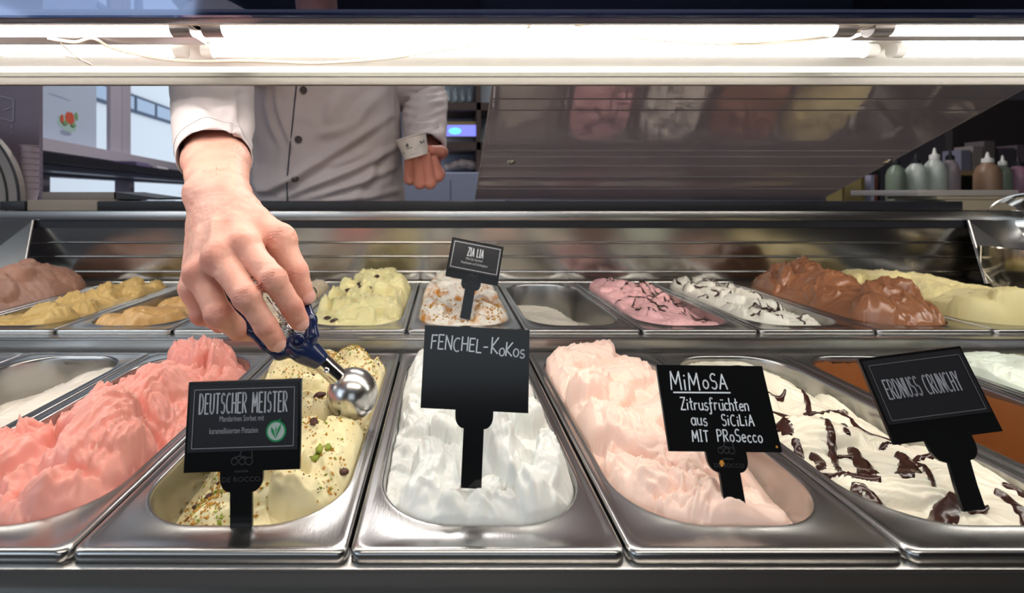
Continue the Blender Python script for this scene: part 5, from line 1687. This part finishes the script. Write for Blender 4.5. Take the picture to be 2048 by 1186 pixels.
if nrm.y > 0: nrm = -nrm


def cup_pt(a, h, off=.0004):
    r = .0265 + (.0340 - .0265) * h / hh + off
    return cb + ax * h + (u * math.sin(a) + nrm * math.cos(a)) * r


def cup_patch(mb, a0, a1, h0, h1):
    n = 4
    V = [cup_pt(a0 + (a1 - a0) * k / n, h) for h in (h0, h1) for k in range(n + 1)]
    mb.add(V, [(k, k + 1, n + 2 + k, n + 1 + k) for k in range(n)])


mb = MB()
cart = [(-.42, .0265, .05, .0016), (-.30, .0272, .05, .0016), (-.36, .0295, .08, .0012), (-.30, .0310, .05, .002)]
for a, h, da, dh in cart: cup_patch(mb, a - da, a + da, h - dh, h + dh)
for k in range(8): cup_patch(mb, -.48 + k * .055, -.445 + k * .055, .0208, .0232)
for k in range(10): cup_patch(mb, -.40 + k * .06, -.36 + k * .06, .0075, .0083)
for a, h, da, dh in [(.62, .0285, .06, .0014), (.72, .0268, .05, .0022), (.66, .0250, .03, .0012), (.92, .0270, .07, .0022), (.95, .0300, .03, .002), (-.95, .0150, .04, .0020), (-.88, .0135, .03, .001)]: cup_patch(mb, a - da, a + da, h - dh, h + dh)
for k in range(12): cup_patch(mb, .1 + k * .045, .145 + k * .045, .0150 + .0009 * k, .0154 + .0009 * k)
mb.build('printed_mark', MARK, cup)

# ================================================================== SCOOP
bc = Q(705, 787, .448); br = 50 * .448 / F_PX
sco = thing('ice_cream_scoop', bc, 'steel ball scoop with navy blue squeeze handle in the right hand', 'scoop')
A0, A1 = Q(634, 716, .440), Q(694, 771, .446)
dd = (A1 - A0).normalized(); Ls = (A1 - A0).length
# bowl: nearly closed sphere shell, opening turned down and away
open_dir = (Vector((.15, .85, -.5))).normalized()
pr = []
for k in range(0, 37):
    a = math.pi * k / 36 * .66
    pr.append((-math.cos(a) * br, math.sin(a) * br))
for k in range(36, -1, -1):
    a = math.pi * k / 36 * .62
    pr.append((-math.cos(a) * (br - .0009), math.sin(a) * (br - .0009)))
SATIN = mat('satin_steel', (.60, .59, .57), .24, 1., noise=(60, .5, (.48, .47, .46)), bump=(300, .06))
autosmooth(MB().lathe(bc, open_dir, pr, 64).build('bowl', SATIN, sco), 60)
# scraper blade inside
autosmooth(MB().lathe(bc, open_dir, [(-.004, .0), (-.004, br * .93), (-.002, br * .93), (-.002, 0)], 40).build('scraper', CHROME, sco), 30)
shank = autosmooth(MB().lathe(A0 - dd * .006, dd, [(0, .0080), (.001, .0088), (.006, .0088), (.006 + Ls * .55, .0088), (.006 + Ls * .96, .0084), (.006 + Ls * 1.02, .0090), (.006 + Ls * 1.06, .0088), (.006 + Ls * 1.25, .006)], 32).build('shank', CHROME, sco))
rv = Q(653, 741, .432)
autosmooth(MB().lathe(rv, (Vector((0, 0, HC)) - rv), [(-.003, .0026), (.0008, .0026), (.0014, .0018), (.0010, .0010), (.0008, 0)], 16).build('rivet', CHROME, shank))
bl = np.array([Q(a, b, c)[:] for a in (445, 645) for b in (475, 730) for c in (.42, .48)])
sH = SDF(bl.min(0) - .01, bl.max(0) + .01, .0011)
sH.F[:] = .05
N0, N1 = J(638, 719, .440), J(606, 698, .438)
sH.cap(N0, J(622, 708, .439), .0090, .0098, .003)
sH.cap(J(622, 708, .439), N1, .0098, .0110, .006)
sH.cap(N1, J(592, 688, .438), .0110, .0100, .006)
# right grip
sH.chain([J(608, 700, .438), J(624, 672, .438), J(622, 640, .442), J(611, 612, .456), J(588, 572, .470), J(560, 520, .468), J(520, 480, .478)], [.0080, .0062, .0054, .0050, .0050, .0050, .0046], .003)
# left grip
sH.chain([J(590, 696, .438), J(560, 706, .436), J(532, 690, .432), J(505, 662, .430), J(482, 628, .434), J(468, 600, .440), J(450, 570, .446)], [.0080, .0062, .0050, .0047, .0047, .0050, .0046], .003)
V, Fc = sH.mesh(); V = relax(V, Fc, 2, .4)
handle = mk('handle', V, Fc, NAVY, sco)
pv = Q(596, 681, .432)
to = (Vector((0, 0, HC)) - pv).normalized()
autosmooth(MB().lathe(pv, to, [(-.006, .0066), (.003, .0066), (.0044, .0060), (.0052, .0045), (.0056, .0020), (.0057, 0)], 28).build('pivot_button', mat('navy_button', srgb(18, 30, 70), .2, noise=(100, .3, srgb(26, 38, 80)), coat=.5), sco), 50)
SPR = CHROME
ca_, cb2 = Q(561, 628, .441), Q(573, 648, .440)
sa = (cb2 - ca_); sx = sa.orthogonal().normalized(); sy = sa.normalized().cross(sx)
pts = [ca_ + sa * (k / 80) + (sx * math.cos(k / 80 * 2 * math.pi * 4.5) + sy * math.sin(k / 80 * 2 * math.pi * 4.5)) * .0036 for k in range(81)]
MB().tube(pts, .0006, 8).build('spring', SPR, sco, smooth=True)
MB().tube([Q(534, 594, .446), Q(552, 618, .442), Q(562, 634, .440)], .0008, 8).build('spring_wire', SPR, sco, smooth=True)
MB().tube([Q(570, 644, .440), Q(580, 656, .439), Q(588, 668, .438)], .0022, 8).build('spring_pin', SPR, sco, smooth=True)
MB().tube([Q(560, 648, .441), Q(566, 662, .440), Q(575, 664, .439), Q(585, 676, .438)], .0007, 8).build('spring_wire', SPR, sco, smooth=True)

# ================================================================== THINGS BEHIND
# left: worktop tray, dark shelf, pillar, stack of cups, rounded machine cover
PIL = mat('mauve_panel', srgb(128, 118, 134), .5, noise=(4, .4, srgb(118, 108, 124)))
a, b = QY(-260, 400, 1.25), QY(78, 400, 1.25)
MB().box((a.x, 1.25, .0), (b.x, 1.262, 2.2)).build('wall_pillar', PIL, kind='structure')
LM = mat('faint_print', srgb(170, 166, 184), .5, noise=(50, .3, srgb(150, 146, 164)))
mbk = thing('panel_drawing', QY(20, 240, 1.248), 'faint line drawing on the mauve panel at the left edge', 'drawing')
mb = MB()
for s0_, s1_ in (((0, 192), (27, 199)), ((27, 199), (26, 243)), ((26, 243), (0, 236)), ((8, 220), (20, 216)), ((22, 250), (24, 256)), ((20, 262), (23, 268))):
    P0, P1 = QY(*s0_, 1.247), QY(*s1_, 1.247); d = (P1 - P0).normalized(); n = Vector((-d.z, 0, d.x)) * .0012
    mb.add([P0 - n, P1 - n, P1 + n, P0 + n], [(0, 1, 2, 3)])
mb.build('drawn_line', LM, mbk)
CUPS = mat('tub_plastic', srgb(176, 164, 176), .4, noise=(20, .3, srgb(160, 148, 160)))
first = None
ytop = [312 + 12 * k for k in range(8)]
c0 = QY(60, 402, 1.16)
dz = QY(60, 312, 1.16).z - QY(60, 324, 1.16).z
for k in range(8):
    z = c0.z + k * dz + (k > 0) * 0
    lab = ['nested plastic tub, bottom of the stack at the left', 'nested plastic tub, second from the bottom of the left stack', 'nested plastic tub, third from the bottom of the left stack', 'nested plastic tub, fourth from the bottom of the left stack', 'nested plastic tub, fourth from the top of the left stack', 'nested plastic tub, third from the top of the left stack', 'nested plastic tub, second from the top of the left stack', 'nested plastic tub, top of the stack at the left'][k]
    if first is None:
        first = MB().lathe((c0.x, c0.y, c0.z), (0, 0, 1), [(.001, 0), (0, .013), (.03, .0185), (.0315, .0205), (.033, .0205), (.033, .0180), (.004, .0125), (.003, 0)], 32).build('plastic_tub', CUPS, origin=(c0.x, c0.y, c0.z))
        autosmooth(first); o = first
    else:
        o = first.copy(); COL.objects.link(o)
    o.location = (c0.x, c0.y, c0.z + k * dz)
    tag(o, lab, 'tub', 'stacked plastic tubs at the left')
# back worktop surface the stack stands on
autosmooth(MB().box((-1.6, 1.125, HC - .030), (Q(330, 400, 1.2).x - .0, 1.245, c0.z)).build('worktop', STEEL, label='narrow steel worktop behind the left end of the cabinet', cat='worktop'))
tr_ = thing('flat_tray', QY(190, 392, 1.15), 'flat grey and dark tray lying on the worktop left of the arm', 'tray')
zA, zB = QY(100, 398, 1.12).z + .001, QY(100, 384, 1.12).z
mb = MB().box((QY(79, 390, 1.12).x, 1.127, c0.z + .0005), (QY(232, 390, 1.12).x, 1.24, c0.z + .0035), .0008); autosmooth(mb.build('lower_sheet', mat('grey_tray', srgb(120, 112, 108), .5, noise=(8, .3, srgb(104, 98, 94))), tr_))
mb = MB().box((QY(79, 390, 1.12).x, 1.127, c0.z + .0040), (QY(228, 390, 1.12).x, 1.24, zB), .001); autosmooth(mb.build('upper_sheet', mat('grey_tray_two', srgb(136, 128, 122), .5, noise=(8, .3, srgb(120, 112, 106))), tr_))
mb = MB(); P = [QY(228, 384, 1.127), QY(318, 396, 1.127), QY(318, 400, 1.127), QY(228, 398, 1.127)]
mb.add(P + [p + Vector((0, .11, 0)) for p in P], [(0, 3, 2, 1), (4, 5, 6, 7), (0, 1, 5, 4), (1, 2, 6, 5), (2, 3, 7, 6), (3, 0, 4, 7)]); mb.build('dark_flap', BLACK, tr_)
# rounded cover at far left
cc = QY(-120, 400, 1.11)
rc = QY(42, 400, 1.11).x - cc.x
mc = thing('rounded_cover', cc, 'rounded grey machine cover with black rubber edge at the far left', 'machine cover')
GRC = mat('grey_cover', srgb(138, 132, 128), .4, noise=(5, .4, srgb(120, 114, 110)))
arcp = [(cc.x + rc * math.cos(math.radians(a)), cc.z + rc * 1.05 * math.sin(math.radians(a))) for a in range(-30, 181, 5)]
vs = [(x, 1.105, z) for x, z in arcp] + [(x, 1.123, z) for x, z in arcp]
n = len(arcp)
MB().add(vs, [tuple(range(n)), tuple(range(2 * n - 1, n - 1, -1))] + [(k, (k + 1) % n, n + (k + 1) % n, n + k) for k in range(n)]).build('cover', GRC, mc)
MB().tube([(x, 1.104, z) for x, z in arcp], .0028, 8).build('rubber_edge', BLACK, mc, smooth=True)
MB().tube([(cc.x + (x - cc.x) * .86, 1.103, cc.z + (z - cc.z) * .86) for x, z in arcp], .0020, 8).build('inner_edge', BLACK, mc, smooth=True)
# dark shelf in front of the window wall
sh = thing('window_shelf', WP + WD * 1.0 + Vector((0, 0, 1.28)), 'long black shelf on grey brackets along the window wall', 'shelf')


def wshelf(y0p, y1p, d0, d1, nm, mt, x0=78, x1=420, th=None):
    """slab along the wall, height from its image rows at px 100"""
    k = (100 - PX0) / F_PX
    w = WP + WN * d1
    p = w + WD * ((k * w.y - w.x) / (WD.x - k * WD.y))
    z1 = QY(0, y0p, p.y).z; z0 = QY(0, y1p, p.y).z
    global ZSH
    if nm == 'shelf_board': ZSH = z1
    m = MB(); wbox(m, S_0 + .1, 3.1, z0, z1, d0, d1); return m.build(nm, mt, sh)


wshelf(306, 325, .10, .30, 'shelf_board', BLACK)
wshelf(327, 341, .08, .24, 'steel_rail', mat('pale_steel_rail', srgb(176, 180, 196), .4, .5, noise=(5, .3, srgb(160, 164, 180))))
wshelf(342, 352, .07, .12, 'lower_rail', mat('grey_rail', srgb(150, 150, 166), .5, .3, noise=(5, .3, srgb(96, 98, 112))))
zsh = ZSH
for px, w_, c_, l_, nm in ((172, .10, srgb(120, 110, 150), 'violet folded cloth lying on the black window shelf', 'folded_cloth'), (245, .09, srgb(200, 198, 205), 'pale paper roll lying on the black window shelf', 'paper_roll')):
    s_ = wall_pt(px); p = WP + WD * s_ + WN * .2; p.z = zsh + .012
    if nm == 'paper_roll':
        MB().tube([p - WD * w_, p + WD * w_], .014, 16).build(nm, mat(nm, c_, .7, noise=(20, .3, tuple(x * .8 for x in c_))), smooth=False, label=l_, cat='roll')
    else:
        m = MB().obox(p, WD * w_, WN * .06, (0, 0, .006)); m.obox(p + Vector((0, 0, .010)), WD * w_ * .9, WN * .05, (0, 0, .004)); m.build(nm, mat(nm, c_, .8, noise=(20, .3, tuple(x * .8 for x in c_))), label=l_, cat='cloth')

# shelf unit behind the left hand, far wall
YS = 2.6
def bxp(px0, px1, py0, py1, y0, y1, bev=0):
    A, B = QY(px0, py1, y0), QY(px1, py0, y0)
    return MB().box((A.x, y0, A.z), (B.x, y1, B.z), bev)


WOOD = mat('dark_wood', srgb(88, 72, 66), .6, noise=(6, .5, srgb(70, 56, 52), (1, 8, 8)))
un = thing('shelf_unit', QY(900, 400, YS), 'wall shelf unit with dark boards behind the cup hand', 'shelf unit')
bxp(806, 990, 60, 345, YS + .30, YS + .32).build('back_board', mat('pale_back', srgb(150, 158, 170), .6, noise=(3, .4, srgb(128, 136, 150))), un)
bxp(880, 990, 205, 220, YS, YS + .30).build('shelf_board', WOOD, un)
bxp(880, 990, 284, 300, YS, YS + .30).build('shelf_board', WOOD, un)
bxp(880, 990, 100, 106, YS, YS + .30).build('shelf_board', WOOD, un)
bxp(953, 962, 60, 345, YS, YS + .30).build('side_board', WOOD, un)
cabm = mat('blue_white_cabinet', srgb(176, 186, 214), .35, noise=(3, .3, srgb(160, 170, 200)))
A, B = QY(805, 900, YS), QY(1010, 343, YS)
A = QY(800, 345, YS - .1)
cb_ = MB().box((QY(795, 345, YS - .1).x, YS - .1, 0.0), (QY(1010, 345, YS - .1).x, YS + .33, QY(900, 345, YS - .1).z), .004).build('low_cabinet', cabm, label='pale blue low cabinet below the shelf unit', cat='cabinet')
MB().box((QY(900, 345, YS - .1).x, YS - .105, .1), (QY(902, 345, YS - .1).x, YS - .099, QY(900, 360, YS - .1).z)).build('door_gap', mat('gap_blue', srgb(120, 130, 160), .5, noise=(9, .2, srgb(110, 120, 150))), cb_)
SCR = mat('screen_glow', (.02, .02, .05), .3, emit=((.25, .25, 1.0), 1.1), noise=(6, .9, (.1, .5, .6)))
tab = thing('tablet_screen', QY(915, 275, YS + .05), 'yellow framed screen glowing blue violet on the shelf', 'screen')
bxp(876, 958, 243, 274, YS + .06, YS + .08).build('frame', mat('ochre_frame', srgb(176, 150, 84), .5, noise=(9, .3, srgb(150, 126, 70))), tab)
bxp(876, 952, 250, 272, YS + .05, YS + .06).build('display', SCR, tab)
mb = MB(); disc_on(mb, QY(910, 262, YS + .047), Vector((1, 0, 0)), UZ, .035, .018, 24); mb.build('display_glow', mat('screen_cyan', (0, .1, .1), .3, emit=((.2, .9, 1.0), 1.2), noise=(9, .3, (.1, .4, .4))), tab)
bag = SDF(np.array(QY(885, 340, YS + .08)) - .02, np.array(QY(955, 310, YS + .2)) + .02, .006)
for a in ((897, 334, .020), (912, 330, .026), (926, 327, .032), (940, 329, .028), (948, 333, .020)):
    bag.ell(np.array(QY(a[0], a[1], YS + .13)), (.03, .04, a[2]), .015)
V, Fc = bag.mesh(); V = V + .006 * noise3(V, 40, 6)[:, None]; mk('paper_bag', V, Fc, mat('crumpled_paper', srgb(190, 176, 172), .7, noise=(30, .5, srgb(150, 136, 134))), label='crumpled pale bag on the low cabinet under the shelf boards', cat='bag')
GLS = mat('shelf_glass', srgb(120, 140, 150), .1, noise=(30, .6, srgb(190, 200, 205)), coat=.5)
for k, px in enumerate((898, 912, 926, 940)):
    p = QY(px, 204, YS + .12); h = QY(px, 180 - 3 * (k % 2), YS + .12).z - p.z
    lab = ['leftmost of the four glass jars on the upper shelf', 'second glass jar from the left on the upper shelf', 'third glass jar from the left on the upper shelf', 'rightmost of the four glass jars on the upper shelf'][k]
    autosmooth(MB().lathe(p, (0, 0, 1), [(0, 0), (0, .015), (h * .7, .016), (h * .85, .010), (h, .010), (h, 0)], 20).build('glass_jar', GLS, label=lab, cat='jar', group='jars on the upper shelf'))
# leafy plant glimpsed between the right sleeve and the jacket
LEAF = mat('blurred_leaf', srgb(96, 110, 84), .6, noise=(30, .6, srgb(180, 176, 150)))
pp = thing('potted_plant', QY(512, 250, 2.4), 'small green and cream plant glimpsed between the sleeve and the jacket', 'plant')
rnd = random.Random(8)
for k in range(40):
    c = QY(512 + rnd.gauss(0, 9), 205 + rnd.gauss(0, 14), 2.4 + rnd.uniform(-.05, .05)); d = Vector((rnd.gauss(0, 1), rnd.gauss(0, 1), rnd.gauss(0, 1))).normalized(); s_ = d.orthogonal().normalized() * .008
    n_ = d.cross(s_).normalized() * .0008
    L = .018
    MB().add([c - d * L, c + s_, c + d * L, c - s_, c + n_, c - n_], [(0, 1, 4), (1, 2, 4), (2, 3, 4), (3, 0, 4), (1, 0, 5), (2, 1, 5), (3, 2, 5), (0, 3, 5)]).build('leaf', LEAF, pp)
p0 = QY(512, 238, 2.4); p1 = QY(512, 330, 2.4)
autosmooth(MB().lathe(p1, (0, 0, 1), [(0, 0), (0, .04), ((p0 - p1).z * .8, .05), ((p0 - p1).z * .8, .046), (.02, 0)], 24).build('pot', BLACK, pp))
MB().tube([p0 - Vector((0, 0, .06)), QY(512, 205, 2.4)], .004, 8).build('stem', LEAF, pp)
MB().box((p1.x - .25, 2.25, p1.z - .02), (p1.x + .25, 2.6, p1.z)).build('plant_ledge', STEEL_DK, label='dark ledge under the plant behind the person', cat='ledge')
mb = MB()
for x in (-.23, .23):
    for y in (2.28, 2.57): mb.tube([(p1.x + x, y, 0), (p1.x + x, y, p1.z - .01)], .012, 8)
mb.build('ledge_frame', STEEL_DK, label='thin dark posts carrying the plant ledge', cat='frame')

# right: back counter with bottles, dishes and boxes
YC = 2.2
bcn = thing('back_counter', (QY(1800, 400, YC).x, YC + .3, 0), 'dark back counter with bottles at the right', 'counter')
zc0 = QY(1800, 408, YC).z
MB().box((QY(1500, 408, YC).x, YC, 0), (QY(2500, 408, YC).x, YC + .6, zc0 - .03)).build('body', mat('dark_counter', srgb(48, 44, 46), .5, noise=(5, .4, srgb(36, 34, 36))), bcn)
MB().box((QY(1500, 408, YC).x - .02, YC - .02, zc0 - .03), (QY(2500, 408, YC).x, YC + .6, zc0)).build('top', STEEL_DK, bcn)
BOT = mat('milky_bottle', srgb(196, 204, 196), .3, noise=(20, .3, srgb(170, 182, 172)), sss=(.2, (1, 1, 1), .02))
BROWN = mat('amber_liquid', srgb(150, 120, 98), .4, noise=(20, .4, srgb(130, 100, 80)))
DKG = mat('grey_green_bottle', srgb(120, 132, 116), .35, noise=(20, .4, srgb(100, 112, 98)))


def bottle(px, topy, rpx, mt, lab, capm=None, Yb=None, basey=404):
    Yb = Yb or YC + .16
    p = QY(px, basey, Yb); p.z = zc0; zt_ = QY(px, topy, Yb).z; h = zt_ - zc0; r = rpx / F_PX * Yb
    t = thing('bottle', p, lab, 'bottle', 'bottles on the back counter')
    autosmooth(MB().lathe(p, (0, 0, 1), [(0, 0), (0, r * .92), (h * .02, r), (h * .62, r), (h * .76, r * .8), (h * .85, r * .42), (h * .90, r * .36)], 28).build('bottle_body', mt, t))
    autosmooth(MB().lathe(p + Vector((0, 0, h * .86)), (0, 0, 1), [(0, r * .44), (h * .08, r * .44), (h * .10, r * .2), (h * .22, r * .08), (h * .22, 0)], 16).build('nozzle', capm or BLACK, t))


bottle(1792, 318, 16, DKG, 'grey green bottle, leftmost on the back counter')
bottle(1832, 314, 18, BOT, 'milky white bottle, second from the left on the back counter')
bottle(1869, 304, 18, BOT, 'tall milky white bottle, third on the back counter', WHITE_ENAMEL)
bottle(1900, 306, 15, mat('mauve_bottle', srgb(150, 138, 142), .35, noise=(20, .4, srgb(130, 118, 122))), 'mauve grey bottle, fourth on the back counter')
bottle(1975, 312, 20, BROWN, 'amber brown bottle with white cap on the back counter', WHITE_ENAMEL)
bottle(2005, 318, 14, DKG, 'narrow grey bottle with white cap beside the amber bottle', WHITE_ENAMEL)
bottle(2036, 320, 18, mat('pink_bottle', srgb(150, 110, 130), .4, noise=(20, .4, srgb(120, 90, 104))), 'dull pink bottle at the right edge of the back counter')
# back wall shelf with boxes and cups above
bk = thing('wall_shelf', QY(1950, 345, YC + .5), 'wooden wall shelf with boxes behind the bottles', 'shelf')
bxp(1905, 2400, 342, 350, YC + .42, YC + .6).build('shelf_board', mat('light_wood', srgb(176, 146, 104), .5, noise=(6, .4, srgb(150, 120, 84), (1, 8, 8))), bk)
bxp(1905, 2400, 200, 405, YC + .61, YC + .65).build('back_board', mat('dark_back', srgb(50, 44, 44), .7, noise=(4, .5, srgb(34, 32, 36))), bk)
for i, (x0, x1, y0, y1, c_) in enumerate(((1922, 1942, 300, 342, (120, 120, 140)), (1946, 1966, 292, 342, (140, 132, 128)), (1968, 1990, 282, 342, (104, 96, 96)), (2000, 2030, 296, 342, (70, 66, 74)), (2034, 2070, 290, 342, (96, 84, 92)))):
    c_ = srgb(*c_); bxp(x0, x1, y0, y1, YC + .46, YC + .56, .002).build('carton', mat('carton_board', c_, .6, noise=(20, .3, tuple(x * .75 for x in c_))),
        label=['small blue grey carton, leftmost on the wooden wall shelf', 'beige carton, second on the wooden wall shelf', 'tall brown grey carton, third on the wooden wall shelf', 'dark carton, fourth on the wooden wall shelf', 'dull mauve carton at the right on the wooden wall shelf'][i], cat='carton', group='cartons on the wall shelf')
for i, px in enumerate((1684, 1722, 1742, 1752)):
    c_ = [srgb(110, 98, 60), srgb(110, 98, 60), srgb(150, 150, 170), srgb(120, 60, 50)][i]
    bxp(px, px + (6, 8, 7, 3)[i], 350, 404, YC + .2, YC + .3).build('upright_book', mat('book_cover', c_, .6, noise=(20, .3, tuple(x * .7 for x in c_))),
        label=['narrow ochre folder, leftmost on the dark back counter', 'ochre folder, second from the left on the dark back counter', 'pale folder beside the ochre folder on the back counter', 'thin red folder beside the pale folder on the back counter'][i], cat='folder', group='folders on the back counter')
bxp(1690, 1760, 340, 404, YC + .31, YC + .33).build('dark_board', BLACK, label='black board standing behind the folders', cat='board')

# flat boxes on the cabinet's right end
bx = thing('flat_boxes_stand', QY(1950, 420, 1.10), 'beige flat block with a pale slab on top at the right end of the cabinet', 'block')
BLK = mat('beige_slab', srgb(148, 138, 118), .5, noise=(7, .4, srgb(130, 122, 104)))
for x0, x1, y0, y1, yy0 in ((1892, 2046, 400, 421, 1.055), (1874, 2028, 393, 399.5, 1.06)):
    A, B = QY(x0, y1, yy0), QY(x1, y0, yy0)
    autosmooth(MB().box((A.x, yy0, A.z + .0003), (B.x, yy0 + .12, B.z), .001).build('slab', BLK, bx))
P = [QY(1780, 392, 1.16), QY(1882, 383, 1.06), QY(2042, 383, 1.06), QY(2042, 391, 1.06), QY(1882, 391, 1.06)]
mb = MB(); A, B = QY(1884, 392, 1.06), QY(2043, 380, 1.06)
autosmooth(MB().box((A.x - .05, 1.065, A.z + .0003), (B.x, 1.24, B.z), .001).build('top_slab', mat('pale_slab', srgb(170, 164, 160), .3, .2, noise=(7, .4, srgb(150, 144, 140))), bx))

# shining round steel bowls at the right end
bw = thing('steel_bowl', QY(2060, 470, 1.0), 'shiny round steel bowl leaning at the right end of the cabinet', 'bowl')
c_ = QY(2075, 450, 1.0); axb = Vector((-.55, -.65, .45)).normalized()
autosmooth(MB().lathe(c_, axb, [(-.055, 0), (-.052, .03), (-.035, .058), (-.01, .072), (0, .074), (.001, .076), (0, .0755), (-.011, .0735), (-.037, .0595), (-.054, .031), (-.0565, 0)], 56).build('bowl_shell', CHROME, bw))
b2 = thing('steel_scoop_cup', QY(2010, 530, .98), 'rounded steel holder with a dark opening beside the bowl at the right end', 'holder')
c_ = QY(2062, 540, .97)
autosmooth(MB().lathe(c_ - Vector((0, 0, .045)), (0, 0, 1), [(0, 0), (0, .055), (.01, .066), (.05, .072), (.09, .070), (.092, .068), (.09, .0665), (.05, .068), (.01, .062), (.004, 0)], 56).build('cup_shell', mat('brassy_steel', (.52, .46, .34), .16, 1., noise=(10, .5, (.4, .36, .28))), b2))

# tiled side wall piece reflected in the back of the cabinet: real grey wall tiles on the right back
TIL = [mat('grey_wall_tile', srgb(104, 98, 100), .25, noise=(6, .6, srgb(70, 66, 68))), mat('dark_wall_tile', srgb(78, 74, 78), .25, noise=(6, .6, srgb(54, 52, 56)))]

# made-up shapes on the back wall, imitating reflections in the fascia glass
BM_ = mat('pale_reflection_shape', srgb(160, 172, 190), .6, noise=(4, .3, srgb(140, 152, 172)))
NV_ = mat('navy_reflection_shape', srgb(54, 68, 104), .5, noise=(4, .4, srgb(44, 58, 92)))
hp = thing('reflection_board', QY(90, 10, 4.9), 'made-up navy board imitating a dark reflection in the fascia glass at the upper left', 'panel')
bxp(40, 134, -160, 60, 4.9, 4.98).build('board', NV_, hp)
for i, (x0, x1) in enumerate(((-80, 38), (268, 276), (432, 452))):
    bxp(x0, x1, -160, 60, 4.86, 4.94).build('trim_%d' % (i + 2), BM_, kind='structure')
for i, (p0, p1) in enumerate((((140, -30), (240, 40)), ((440, -20), (520, 50)))):
    A, B = QY(*p0, 4.85), QY(*p1, 4.85)
    MB().tube([A, B], .035, 10).build('trim_%d' % (i + 5), BM_, kind='structure')
bxp(640, 960, -160, 60, 4.85, 4.95).build('trim_7', mat('brown_reflection_shape', srgb(64, 60, 72), .6, noise=(4, .4, srgb(74, 68, 66))), kind='structure')  # made-up brownish shape, imitating a dark reflection in the glass
